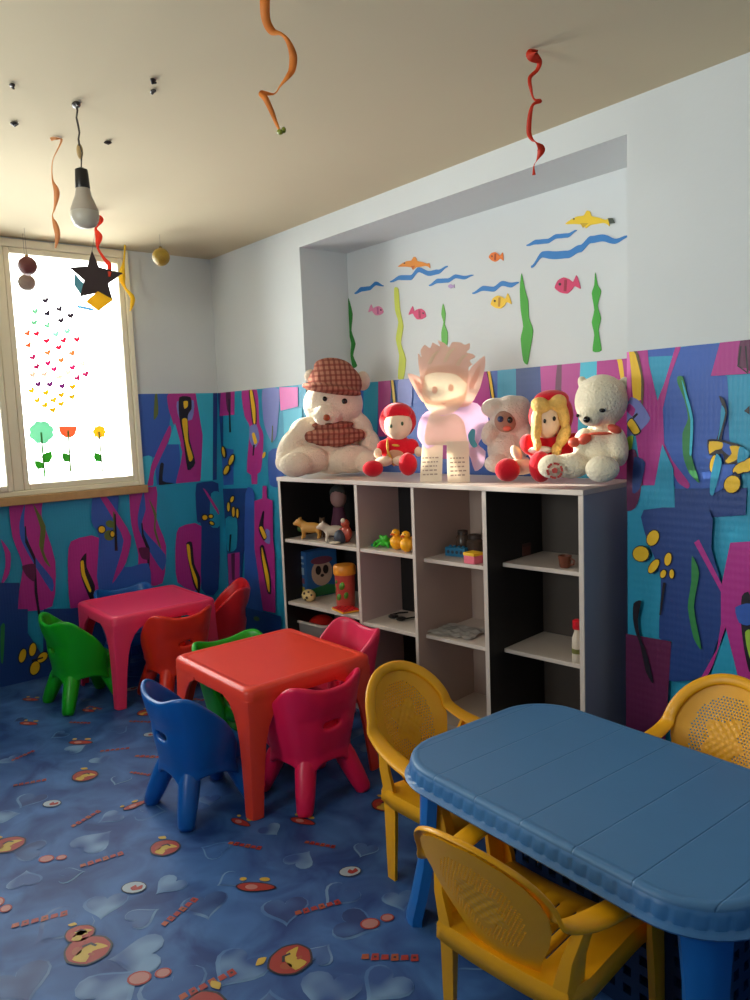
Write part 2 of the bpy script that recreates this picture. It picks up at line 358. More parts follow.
P.poly('lime', [(35,560),(75,545),(60,640),(25,660)])
P.poly('wine', [(20,660),(85,620),(125,800),(85,935),(20,935)]); P.poly('deep', [(80,660),(140,690),(110,830),(70,850)])
P.poly('teal', [(232,590),(292,720),(300,942),(100,942),(120,815),(190,812)], 0)
P.poly('deep', [(300,830),(690,825),(682,972),(130,1010),(130,960),(300,942)], 0)
P.poly('grn', [(315,225),(345,228),(372,340),(398,460),(388,640),(435,800),(375,740),(345,650),(342,530),(372,450),(352,350),(315,260)]); P.poly('cyan', [(338,240),(375,350),(400,460),(392,640),(380,640),(385,460),(360,350)])
P.poly('mag', [(545,30),(760,10),(760,205),(495,222)], 0); P.poly('wine', [(655,30),(720,30),(720,200),(690,180),(640,170)])
P.poly('blk', [(640,160),(655,60),(662,60),(650,165)], 0); P.poly('blk', [(690,200),(680,60),(688,60),(700,200)], 0); P.poly('blk', [(640,160),(700,205),(698,212),(638,168)], 0)
P.poly('blk', [(540,330),(560,400),(535,540),(512,600),(545,600),(562,520),(585,420),(570,350)]); P.poly('teal', [(555,380),(575,420),(545,540),(530,590),(545,500)])
P.poly('blk', [(480,565),(570,570),(665,600),(655,680),(590,705),(570,690),(560,640),(490,650)]); P.poly('blue', [(560,580),(610,600),(600,650),(560,620)])
P.poly('yel', [(490,575),(560,580),(558,612),(520,622),(490,640)]); P.poly('yel', [(600,600),(655,604),(640,670),(592,692),(577,678),(610,640)])
P.poly('teal', [(655,600),(710,640),(660,700),(640,680)]); P.poly('blue', [(570,700),(640,700),(620,740),(560,830),(500,850),(540,700)])
P.fishy([(515,695,20,48,10),(665,715,26,52,60),(705,700,50,30,-40),(615,805,42,48,30)])
P.poly('teal', [(530,640),(560,690),(515,860),(495,850),(500,760)]); P.poly('blk', [(630,735),(660,760),(655,768),(620,745)], 0); P.poly('blk', [(680,410),(710,380),(710,430)], 0)
P.region(620, 500, 5.263)
P.poly('deep', [(135,50),(480,50),(490,250),(545,450),(545,650),(450,920),(240,940),(285,740),(215,720),(225,400),(150,200)])
P.poly('mag', [(590,222),(700,215),(700,1000),(640,980),(565,665),(500,860),(450,960),(436,930),(520,780),(541,650),(541,480),(400,222),(425,205),(545,440)], 0)
P.poly('teal', [(570,680),(632,930),(480,935)], 0); P.poly('wine', [(20,695),(280,740),(240,1400),(20,1400)], 0)
P.fishy([(185,197,30,42,25),(122,280,42,40,0),(190,345,20,42,35),(265,308,18,34,10),(240,385,14,22,20),(285,385,12,24,0)])
P.poly('grn', [(392,290),(430,380),(402,560),(442,780),(400,720),(370,560),(388,430)]); P.poly('blk', [(85,540),(125,525),(108,620),(116,700),(160,820),(190,960),(150,900),(120,760),(95,690),(82,620)])
P.poly('blk', [(240,430),(255,430),(230,600),(220,600)], 0); P.poly('blk', [(655,500),(700,500),(700,900),(670,800),(650,640)]); P.poly('blue', [(620,560),(700,540),(700,650),(640,640)]); P.poly('lime', [(672,690),(700,680),(700,830),(680,760)])
for k in range(2):   # the same prints go on to the right of the picture
    x = 3.9+k*.9
    P.world('mag', [(x, 1.7), (x+.16, 1.7), (x+.1, 1.45), (x+.2, 1.15), (x, 1.15), (x+.06, 1.42)]); P.world('blue', [(x+.25, 1.7), (x+.55, 1.7), (x+.5, 1.3), (x+.55, 1.15), (x+.2, 1.15)])
    P.world('grn', [(x+.38, 1.55), (x+.42, 1.4), (x+.38, 1.2), (x+.34, 1.3), (x+.38, 1.4)]); P.world('yel', ellipse_pts(x+.65, 1.35, .05, .03)); P.world('mag', [(x+.3, 1.0), (x+.5, 1.0), (x+.46, .6), (x+.34, .6)]); P.world('deep', [(x, 1.13), (x+.26, 1.13), (x+.2, 0), (x, 0)])
P.build(wall_back)
# -- long wall left of the niche
P = Paper(1, -e_, -1, (e_, NX0, 0, WP)); P.base((e_, -e_, 0), (NX0, 0, WP))
P.region(130, 380, 4.167)
P.poly('deep', [(358,40),(387,40),(387,432),(358,432)], 0); P.poly('blue', [(366,280),(432,290),(432,436),(366,436)], 0)
P.poly('mag', [(378,40),(436,40),(436,145),(374,150)], 0); P.poly('wine', [(400,50),(420,50),(418,140),(404,120)]); P.poly('blk', [(411,80),(416,80),(422,218),(414,218)], 0)
P.poly('mag', [(466,40),(530,40),(540,180),(557,230),(545,382),(488,382),(500,200),(478,150)]); P.poly('mag', [(505,375),(532,375),(532,434),(508,434)], 0)
P.poly('blk', [(496,45),(514,45),(528,120),(528,185),(512,185),(502,110)]); P.poly('yel', [(501,45),(511,45),(524,120),(524,178),(516,180),(507,110)])
P.poly('lil', [(500,195),(528,185),(542,245),(520,285),(500,250)]); P.poly('yel', [(510,225),(520,220),(532,258),(520,268)]); P.poly('blk', [(515,270),(522,270),(518,315),(512,315)], 0)
P.poly('lil', [(553,40),(624,40),(612,230),(590,255),(560,180)]); P.poly('pink', [(624,30),(702,30),(702,110),(630,128)], 0); P.poly('cyan', [(640,130),(720,115),(720,430),(655,430)], 0); P.poly('blue', [(580,300),(640,290),(640,436),(585,436)])
P.fishy([(393,300,6,22,-10),(425,333,8,22,20),(405,375,9,20,25)]); P.poly('olv', [(596,190),(600,190),(598,260),(592,260)], 0); P.poly('yel', ellipse_pts(562,312,6,14,20), 0)
P.region(120, 480, 4.412)
P.poly('deep', [(425,35),(585,35),(582,200),(548,330),(542,440),(425,470)], 0); P.poly('mag', [(480,325),(532,318),(532,460),(475,460)], 0); P.poly('wine', [(495,325),(512,322),(510,440),(498,440)], 0); P.poly('teal', [(470,170),(520,170),(518,300),(478,310)])
P.fishy([(484,118,6,20,0),(500,84,7,14,20),(506,140,6,22,0),(524,146,5,20,0)]); P.poly('blk', [(490,240),(498,238),(492,315),(486,315)], 0)
P.poly('blue', [(560,60),(600,60),(602,320),(640,570),(560,560)]); P.poly('mag', [(636,25),(654,25),(655,80),(680,90),(682,260),(690,330),(692,585),(638,575),(600,300),(600,92),(635,80)], 0)
P.poly('lil', [(650,215),(668,225),(668,280),(645,270)]); P.poly('blk', [(636,140),(644,140),(640,200),(656,250),(640,265),(618,215)]); P.poly('yel', [(622,210),(634,205),(654,248),(642,258)])
P.poly('blk', [(624,295),(642,290),(672,430),(674,500),(656,490),(630,350)]); P.poly('yel', [(634,295),(664,420),(668,490),(658,478),(634,340)])
P.poly('deep', [(560,560),(720,600),(720,900),(440,900),(440,470),(550,440)], 0); P.poly('olv', ellipse_pts(610,610,14,10,20), 0)
P.build(wall_back)
# -- inside the niche
P = Paper(1, ND-e_, -1, (NX0, NX1, 0, WP)); P.base((NX0, ND-e_, 0), (NX1, ND, WP), 'blue')
P.region(410, 330, 3.261)
P.poly('teal', [(285,100),(345,100),(350,520),(285,520)], 0); P.poly('deep', [(345,100),(430,100),(420,520),(350,520)], 0); P.poly('mag', [(425,100),(560,100),(545,520),(440,520)], 0); P.poly('wine', [(480,100),(495,100),(490,300),(470,300)])
P.poly('cyan', [(556,90),(612,85),(600,520),(540,520)], 0); P.poly('mag', [(610,60),(760,60),(760,520),(600,520)], 0); P.poly('yel', [(675,80),(690,80),(700,160),(690,170)]); P.poly('blk', [(250,130),(262,130),(280,230),(270,240)]); P.poly('yel', [(254,130),(262,130),(276,225),(270,230)])
P.poly('mag', [(200,130),(250,130),(265,260),(230,300),(200,280)]); P.poly('mag', [(100,130),(150,130),(160,400),(90,400)])
P.region(270, 330, 3.947)
P.poly('teal', [(370,180),(430,180),(420,500),(370,500)], 0); P.poly('mag', [(428,180),(480,180),(470,420),(430,420)], 0); P.poly('blk', [(476,190),(490,190),(502,300),(486,300)]); P.poly('yel', [(480,190),(488,190),(498,295),(490,295)]); P.poly('lil', [(510,180),(560,180),(560,300),(510,300)])
P.build(wall_back)
# -- window wall
P = Paper(0, e_, 1, (YF, -e_, 0, WP)); P.base((0, WY1+.0, 0), (e_, 0, WP)); P.base((0, YF, 0), (e_, WY1, WZ0-.05))
P.region(130, 380, 4.167)
P.box = (WY1+.002, -e_, 1.10, WP)
P.poly('blue', [(0,40),(165,40),(165,180),(150,300),(60,330),(0,330)]); P.poly('blue', [(118,270),(202,260),(202,436),(112,436)]); P.poly('mag', [(160,50),(272,50),(302,230),(292,440),(192,440),(218,300),(163,130)])
P.poly('mag', [(163,190),(168,235),(102,380),(96,445),(72,445),(90,350)]); P.poly('cyan', [(187,178),(212,268),(158,268)], 0); P.poly('lil', [(195,90),(265,85),(258,165),(205,160)])
P.poly('blk', [(205,72),(252,72),(256,120),(240,150),(248,250),(272,345),(240,375),(222,250),(204,150)]); P.poly('yel', [(222,90),(240,88),(240,110),(226,120)]); P.poly('yel', [(216,165),(238,165),(242,255),(262,322),(246,338),(226,240)])
P.poly('olv', [(103,60),(113,60),(117,140),(98,165)]); P.poly('cyan', [(272,50),(345,50),(345,430),(294,430),(302,230)], 0); P.poly('deep', [(345,40),(362,40),(362,440),(345,440)], 0); P.poly('cyan', [(40,330),(90,320),(70,440),(40,440)]); P.poly('blk', [(125,350),(140,350),(135,420),(185,430),(120,440)])
P.box = (YF, -e_, 0, WZ0-.02)
P.region(120, 480, 4.412)
P.poly('mag', [(45,20),(158,20),(160,170),(202,290),(186,455),(80,455),(80,330),(48,190)]); P.poly('blue', [(78,150),(102,50),(112,130),(97,210),(200,330),(186,400),(120,300),(82,220)])
P.poly('blk', [(92,190),(98,190),(104,240),(130,300),(128,455),(120,455),(118,310),(96,250)], 0); P.poly('olv', [(125,80),(160,150),(155,210),(180,300),(170,290),(148,220),(150,160)]); P.poly('wine', [(80,300),(125,300),(125,350),(95,345)])
P.poly('mag', [(258,210),(357,203),(352,480),(252,450),(243,300)]); P.poly('blk', [(290,280),(316,275),(326,370),(352,430),(348,500),(322,460),(298,350)]); P.poly('yel', [(292,285),(306,290),(314,370),(338,435),(340,480),(324,440),(300,350)])
P.poly('deep', [(335,15),(432,15),(432,480),(357,480),(357,203),(338,180)]); P.poly('teal', [(400,60),(440,60),(440,200),(395,200)]); P.fishy([(372,165,11,11,0),(398,160,9,7,0),(402,190,10,6,30)]); P.poly('mag', [(365,40),(380,50),(430,130),(430,150)])
P.region(0, 485, 4.88)
P.poly('mag', [(48,60),(203,50),(200,150),(267,370),(252,590),(83,603),(110,400),(58,250)]); P.poly('blue', [(93,180),(120,90),(116,200),(162,340),(255,460),(248,520),(140,345),(98,260)])
P.poly('blk', [(118,200),(124,200),(128,260),(170,350),(180,520),(200,680),(190,680),(166,520),(164,370),(120,280)], 0); P.poly('wine', [(105,395),(170,385),(165,470),(125,440)]); P.poly('olv', [(158,90),(220,200),(210,320),(245,400),(215,370),(188,290),(195,210)])
P.poly('mag', [(343,275),(482,258),(472,560),(395,600),(340,600),(328,400)]); P.poly('blk', [(388,370),(418,330),(420,400),(460,490),(450,580),(420,520),(392,440)]); P.poly('yel', [(390,375),(405,370),(412,430),(442,510),(432,520),(396,440)])
P.poly('blue', [(455,30),(572,25),(572,160),(632,260),(605,400),(720,380),(720,520),(480,520),(480,250),(443,180)]); P.poly('mag', [(478,45),(510,50),(560,120),(636,250),(610,380),(545,480),(560,420),(600,270),(540,150)])
P.poly('olv', ellipse_pts(535,190,24,18,20), 0); P.poly('olv', ellipse_pts(530,245,26,26,0), 0); P.fishy([(493,216,16,16,0),(545,238,10,14,0)]); P.poly('blk', [(552,140),(560,140),(570,320),(556,320)], 0); P.poly('olv', [(548,130),(554,130),(556,230),(548,230)], 0)
P.poly('mag', [(0,262),(48,330),(42,430),(0,490),(22,400),(20,330)])
P.poly('deep', [(-60,475),(92,475),(84,603),(132,603),(132,720),(280,1100),(-60,1100)], 0); P.poly('deep', [(210,603),(340,600),(700,560),(700,1000),(210,1000)], 0)
P.poly('grn', [(0,690),(20,680),(12,860),(0,850)]); P.fishy([(106,830,16,34,15),(155,800,16,32,10),(203,838,30,18,-45),(166,890,22,34,20)]); P.poly('blk', [(150,850),(205,835),(207,842),(152,860)], 0)
P.box = (YF, -e_, .0, WZ0-.02)
for y in (-2.2, -2.8, -3.4):
    P.world('mag', [(y, 1.08), (y+.16, 1.08), (y+.2, .75), (y+.22, .45), (y+.05, .45), (y+.06, .75)]); P.world('blue', [(y+.3, 1.08), (y+.5, 1.08), (y+.5, .5), (y+.35, .5)]); P.world('yel', ellipse_pts(y+.4, .8, .04, .03)); P.world('deep', [(y, .5), (y+.6, .5), (y+.6, 0), (y, 0)], 0)
P.build(wall_left)

# ------------------------------------------------------------------ window
pvc = mat('window_pvc', (.84, .78, .60), .4, .03, 3, spec=.4)
win = empty('window_1', (0, 0, 0)); win['kind'] = 'structure'
f = MB(); x0, x1 = -.09, .03
f.box((x0, WY1-.034, WZ0), (x1, WY1, WZ1)).box((x0, WY0, WZ0), (x1, WY0+.045, WZ1)).box((x0, WY0+.045, WZ0), (x1, WY1-.034, WZ0+.03)).box((x0, WY0+.045, WZ1-.045), (x1, WY1-.034, WZ1))
f.build('window_frame', pvc, win, smooth=False, bevel=.006)
def sash(y0, y1, opening):
    s = MB(); t = .034; a, b = -.06, .018 if not opening else .04
    s.box((a, y0, WZ0+.031), (b, y0+t, WZ1-.046)).box((a, y1-t, WZ0+.031), (b, y1, WZ1-.046)).box((a, y0+t, WZ0+.031), (b, y1-t, WZ0+.031+t)).box((a, y0+t, WZ1-.046-t), (b, y1-t, WZ1-.046))
    o = s.build('sash', pvc, win, smooth=False, bevel=.006)
    MB().box((-.028, y0+t-.004, WZ0+.030+t), (-.022, y1-t+.004, WZ1-.045-t)).build('pane', glass_mat(), o, smooth=False)
    if opening:
        h = MB().tube([(b, y0+.022, 1.50), (b+.025, y0+.022, 1.50)], .010).tube([(b+.025, y0+.022, 1.505), (b+.03, y0+.022, 1.44), (b+.03, y0+.024, 1.38)], [.008, .008, .006])
        h.build('window_handle', mat('handle_grey', (.45, .44, .42), .4), o)
ym = [WY1-.05, -1.325, -1.385, -2.10, -2.15, WY0+.05]
m_ = MB().box((x0, -1.385, WZ0+.031), (x1-.004, -1.327, WZ1-.046)).box((x0, -2.15, WZ0+.031), (x1-.004, -2.102, WZ1-.046)); m_.build('mullion', pvc, win, smooth=False, bevel=.005)
sash(-1.325+.0, WY1-.036, False); sash(-2.10, -1.387, True); sash(WY0+.047, -2.152, False)
wood = mat('sill_wood', (184, 146, 96), .5, .2, 20, bump=.1)
struct(MB().box((-.05, WY0-.02, WZ0-.05), (.06, WY1+.008, WZ0-.001)).build('trim_1', wood, smooth=False, bevel=.004), 'narrow wooden sill under the window')
# small window high in the wall behind the camera
w2 = MB(); yy = YF-.07
w2.box((QX0, yy-.03, QZ0), (QX0+.05, yy+.03, QZ1)).box((QX1-.05, yy-.03, QZ0), (QX1, yy+.03, QZ1)).box((QX0+.05, yy-.03, QZ0), (QX1-.05, yy+.03, QZ0+.05)).box((QX0+.05, yy-.03, QZ1-.05), (QX1-.05, yy+.03, QZ1))
wf2 = w2.build('window_2', pvc, smooth=False, bevel=.005); wf2['kind'] = 'structure'
MB().box((QX0+.05, yy-.004, QZ0+.05), (QX1-.05, yy+.004, QZ1-.05)).build('pane', glass_mat(), wf2, smooth=False)
# ------------------------------------------------------------------ small moulded tables
def rrect(hx, hy, r, n=6):
    out = []
    for cx, cy, a0 in ((hx-r, hy-r, 0), (-hx+r, hy-r, 90), (-hx+r, -hy+r, 180), (hx-r, -hy+r, 270)):
        for k in range(n+1):
            a = math.radians(a0+90*k/n); out.append((cx+r*math.cos(a), cy+r*math.sin(a)))
    return out
def rings(mb, layers, cap_top=True, cap_bot=True):
    n = len(layers[0]); vs = [v for L in layers for v in L]
    fs = [(i*n+k, i*n+(k+1) % n, (i+1)*n+(k+1) % n, (i+1)*n+k) for i in range(len(layers)-1) for k in range(n)]
    if cap_bot: fs.append(tuple(reversed(range(n))))
    if cap_top: fs.append(tuple((len(layers)-1)*n+k for k in range(n)))
    mb.add(vs, fs)
def small_table(loc, rz, m, label, hx=.302, hy=.302, h=.49):
    t = empty('kids_table', (*loc, 0), rz, label, 'table', 'square children\'s tables')
    lay = [[(x, y, z) for x, y in rrect(hx+o, hy+o, .035)] for o, z in ((-.012, h-.052), (.001, h-.052), (.001, h-.016), (-.004, h-.006), (-.014, h), (-.030, h), (-.034, h-.003), (-.042, h-.003))]
    mb = MB(); rings(mb, lay); mb.build('tabletop', m, t, angle=75)
    ap = MB(); ap.sweep([((x, y, 0), Vector((x/hx, y/hy, 0)).normalized(), (0, 0, 1), 1, 1) for x, y in rrect(hx-.006, hy-.006, .03)], [(-.008, h-.066), (.003, h-.066), (.003, h-.04), (-.008, h-.04)], closed=True)
    ap.build('apron', m, t, bevel=.002)
    for sx in (-1, 1):
        for sy in (-1, 1):
            lv = [(0, .052), (.1, .058), (.2, .066), (.28, .076), (.34, .092), (.385, .115), (h-.084, .145), (h-.066, .185), (h-.045, .186)]
            L = []
            for z, wd in lv:
                rr = .022; tk = .016; ring = [(wd, 0), (wd, tk), (tk+.006, tk), (tk, tk+.006), (tk, wd), (0, wd), (0, rr), (rr*.29, rr*.29), (rr, 0)]
                k = .016*max(0, 1-z/.38); L.append([(sx*(hx-a+k), sy*(hy-b+k), z) for a, b in ring])
            mb = MB(); rings(mb, L); mb.build('leg', m, t, bevel=.003, angle=35)
    return t
def plastic(name, col, rough=.33): return mat(name, col, rough, .05, 7, bump=.03, bscale=90, spec=.5)
pink = plastic('plastic_pink', (238, 54, 100)); red = plastic('plastic_coral_red', (232, 66, 46)); hot = plastic('plastic_hot_pink', (236, 28, 84)); orr = plastic('plastic_orange_red', (226, 46, 22)); crim = plastic('plastic_crimson', (222, 32, 38))
grn = plastic('plastic_green', (22, 168, 20)); blu = plastic('plastic_blue', (8, 92, 176)); yel = plastic('plastic_yellow', (240, 170, 10), .38)
small_table((.606, -.878), 0, pink, 'pink square plastic children\'s table standing beside the window wall', .278, .303, .497)
small_table((2.050, -.938), 0, red, 'coral red square plastic children\'s table in front of the shelf unit', .310, .302, .503)

# ------------------------------------------------------------------ small moulded chairs
def kid_chair(loc, rz, m, label, slot=((5,), 11, 12)):
    t = empty('kids_chair', (*loc, 0), math.radians(rz), label, 'chair', 'small moulded children\'s chairs')
    def prof(a):
        a = abs(a); K = [(0, .474), (14, .478), (34, .500), (54, .507), (68, .492), (82, .45), (96, .385), (110, .31), (124, .25)]
        for (a0, z0), (a1, z1) in zip(K, K[1:]):
            if a <= a1: return z0+(z1-z0)*(a-a0)/(a1-a0)
        return K[-1][1]
    th = [-120+240*i/24 for i in range(25)]; R = 12; vs = []; zb = .160
    for j in range(R):
        v = j/(R-1)
        for a in th:
            r = math.radians(a); zb = .172-.055*math.exp(-((abs(a)-40)/17)**2)-.04*math.exp(-((abs(a)-116)/14)**2); z = zb+(prof(a)-zb)*v; u = max(0, (z-.2)/.3); lo = max(0, .2-z)
            A = .138+.052*u**.8+.10*lo; Bq = .132+.040*u+.22*lo
            rib = -.010*math.exp(-((z-.36)/.03)**2)*(1 if abs(a) < 45 else 0)
            sx = math.copysign(abs(math.sin(r))**.78, math.sin(r)); cy = math.copysign(abs(math.cos(r))**.7, math.cos(r))
            vs.append((A*sx, -Bq*cy-.012*u-rib, z))
    fs = []
    for j in range(R-1):
        for i in range(24):
            if j in slot[0] and slot[1] <= i <= slot[2]: continue
            fs.append((j*25+i, j*25+i+1, (j+1)*25+i+1, (j+1)*25+i))
    mb = MB(); mb.add(vs, fs); mb.build('backrest', m, t, solid=.024, subsurf=2, solid_off=0)
    L = [[(x*(1+.12*max(0, y)/.13), y+.026, z) for x, y in rrect(a, b, .06, 4)] for a, b, z in ((.09, .095, .176), (.116, .118, .184), (.127, .130, .205), (.127, .130, .245), (.120, .122, .258), (.09, .10, .250), (.03, .03, .246))]
    mb = MB(); rings(mb, L); mb.build('seat', m, t, angle=80)
    for sx in (-1, 1):
        for sy in (-1, 1):
            top = Vector((sx*.058, sy*.060, .27)); bot = Vector((sx*.148, sy*.150-(0 if sy > 0 else .004), .0))
            pts = [top.lerp(bot, k) for k in (0, .18, .45, .75, .95, 1)]
            MB().tube(pts, [(.026, .026), (.034, .034), (.041, .043), (.037, .039), (.031, .033), (.024, .026)], 14).build('leg', m, t, angle=70)
    return t
kid_chair((2.10, -1.318), 2, blu, 'blue moulded chair at the near side of the coral red table')
kid_chair((2.325, -.945), 91, hot, 'hot pink moulded chair right of the coral red table, back turned to us')
kid_chair((1.93, -.50), 175, pink, 'pink moulded chair between the coral red table and shelf, facing us')
kid_chair((1.775, -.935), -90, grn, 'green moulded chair tucked under the left side of the coral red table')
kid_chair((.61, -1.265), 3, grn, 'green moulded chair at the far left beside the pink table')
kid_chair((.895, -.85), 90, orr, 'orange red moulded chair between the pink table and the coral red table')
kid_chair((.60, -.40), 150, crim, 'crimson red moulded chair behind the pink table in the room corner', ((4, 5, 6), 10, 13))
kid_chair((.275, -.84), -90, blu, 'blue moulded chair between the pink table and the window wall, mostly hidden')

# ------------------------------------------------------------------ large blue table
bt_m = plastic('plastic_table_blue', (60, 116, 172), .42); bt_leg = plastic('plastic_leg_blue', (22, 104, 184), .38)
def groove_mat():
    m = mat('plastic_table_top', (74, 124, 172), .45, .05, 7); nt = m.node_tree; N = nt.nodes; L = nt.links; b = N['Principled BSDF']
    tc = N.new('ShaderNodeTexCoord'); sp = N.new('ShaderNodeSeparateXYZ'); L.new(tc.outputs['Object'], sp.inputs[0])
    a = N.new('ShaderNodeMath'); a.operation = 'PINGPONG'; a.inputs[1].default_value = .0775; L.new(sp.outputs['X'], a.inputs[0])
    g = N.new('ShaderNodeMapRange'); g.inputs['From Min'].default_value = 0; g.inputs['From Max'].default_value = .003; L.new(a.outputs[0], g.inputs['Value'])
    bp = N.new('ShaderNodeBump'); bp.inputs['Strength'].default_value = .9; bp.inputs['Distance'].default_value = .002; L.new(g.outputs[0], bp.inputs['Height'])
    n2 = N.new('ShaderNodeTexNoise'); n2.inputs['Scale'].default_value = 120; L.new(tc.outputs['Object'], n2.inputs['Vector'])
    b2 = N.new('ShaderNodeBump'); b2.inputs['Strength'].default_value = .08; b2.inputs['Distance'].default_value = .002; L.new(n2.outputs[0], b2.inputs['Height']); L.new(bp.outputs[0], b2.inputs['Normal'])
    L.new(b2.outputs[0], b.inputs['Normal']); return m
BT = empty('plastic_table', (3.662, -.905, 0), math.radians(-2.5), 'large blue plastic table with rounded corners and grooved top at lower right', 'table')
hx, hy, rr = .515, .338, .17
def rr_n(o, z, n=60, amp=0):
    """rounded outline sampled evenly, with optional moulded scallops"""
    base = rrect(hx+o, hy+o, rr+o, 10); seg = []; tot = 0
    for i in range(len(base)):
        a = Vector(base[i]); b = Vector(base[(i+1) % len(base)]); d = (b-a).length; seg.append((a, b, tot, d)); tot += d
    out = []
    for k in range(n):
        s = tot*k/n
        for a, b, t0, d in seg:
            if t0 <= s <= t0+d+1e-9 and d > 0:
                p = a.lerp(b, (s-t0)/d); nr = Vector((p.x/abs(p.x+1e-9)*max(0, abs(p.x)-(hx-rr)), p.y/abs(p.y+1e-9)*max(0, abs(p.y)-(hy-rr)))); nr = nr.normalized() if nr.length else Vector((0, 0))
                ph = (k % 8); q = amp*(1 if ph < 5 else -.3 if ph in (5, 7) else -1); p = p+nr*q; break
        out.append((p.x, p.y, z))
    return out
NN = 640
mb = MB(); rings(mb, [rr_n(-.02, .490, 160), rr_n(-.004, .490, 160), rr_n(-.002, .5045, 160), rr_n(-.008, .511, 160), rr_n(-.02, .513, 160), rr_n(-.024, .5115, 160), rr_n(-.03, .5115, 160)]); mb.build('tabletop', groove_mat(), BT, angle=70)
mb = MB(); rings(mb, [rr_n(-.014, .452, NN), rr_n(.014, .450, NN), rr_n(.018, .456, NN), rr_n(.014, .461, NN), rr_n(.004, .464, NN, 0), rr_n(.003, .468, NN, .0011), rr_n(.001, .492, NN, .0011), rr_n(-.001, .497, NN, 0), rr_n(-.004, .503, NN), rr_n(-.016, .503, NN)], cap_top=False, cap_bot=False)
mb.build('rim', bt_m, BT, angle=60)
for sx in (-1, 1):
    for sy in (-1, 1):
        L = []
        for z, o, wd in ((0, .055, .045), (.02, .054, .046), (.08, .036, .044), (.18, .012, .042), (.30, 0, .044), (.40, -.004, .052), (.46, -.006, .06), (.489, -.006, .062)):
            cx, cy = sx*(hx-.075+o*.55), sy*(hy-.075+o*.75)
            d = Vector((sx, sy)).normalized(); n = Vector((-d.y, d.x)); tk = .014; k = .35
            P = [Vector((cx, cy))+n*a*wd-d*abs(a)**2*wd*.5+d*b*tk for a, b in ((-1, 1), (-.6, 1), (0, 1), (.6, 1), (1, 1), (1, -1), (.6, -1), (0, -1), (-.6, -1), (-1, -1))]
            L.append([(p.x, p.y, z) for p in P])
        mb = MB(); rings(mb, L); mb.build('leg', bt_leg, BT, angle=50)
# lattice crate under the table
CR = empty('plastic_crate', (3.72, -.88, 0), math.radians(-2), 'dark blue lattice plastic crate under the large blue table', 'crate')
cm = plastic('plastic_dark_blue', (14, 46, 88), .4)
def lattice(p0, ux, uz, w_, h_, nx, nz, tk):
    """frame with a grid of square holes"""
    p0, ux, uz = Vector(p0), Vector(ux), Vector(uz); mb = MB(); bx = [0]; bz = [0]; cw, ch = w_/nx, h_/nz
    for i in range(nx): bx += [i*cw+cw*.25, i*cw+cw*.75]
    for i in range(nz): bz += [i*ch+ch*.25, i*ch+ch*.75]
    bx.append(w_); bz.append(h_); vs = [p0+ux*a+uz*b for b in bz for a in bx]; n = len(bx)
    fs = [(j*n+i, j*n+i+1, (j+1)*n+i+1, (j+1)*n+i) for j in range(len(bz)-1) for i in range(n-1) if not (i % 2 and j % 2)]
    return mb.add(vs, fs)
a, b, hh = .30, .145, .33
for p0, ux, w_ in (((-a, -b, .03), (1,0,0), 2*a), ((-a, b, .03), (1,0,0), 2*a), ((-a, -b, .03), (0,1,0), 2*b), ((a, -b, .03), (0,1,0), 2*b)):
    lattice(p0, ux, (0,0,1), w_, hh-.03, int(w_/.045), 6, .006).build('side_panel', cm, CR, smooth=False, solid=.008)
mb = MB(); rings(mb, [[(x, y, z) for x, y in rrect(a+o, b+o, .02, 3)] for o, z in ((0, 0), (.004, .002), (.004, .03), (-.01, .03))]); mb.build('base', cm, CR)
mb = MB(); mb.sweep([((x, y, hh), Vector((x, y, 0)).normalized(), (0, 0, 1), 1, 1) for x, y in rrect(a, b, .02, 3)], [(-.008, -.012), (.014, -.012), (.014, .006), (-.008, .006)], closed=True); mb.build('rim', cm, CR)

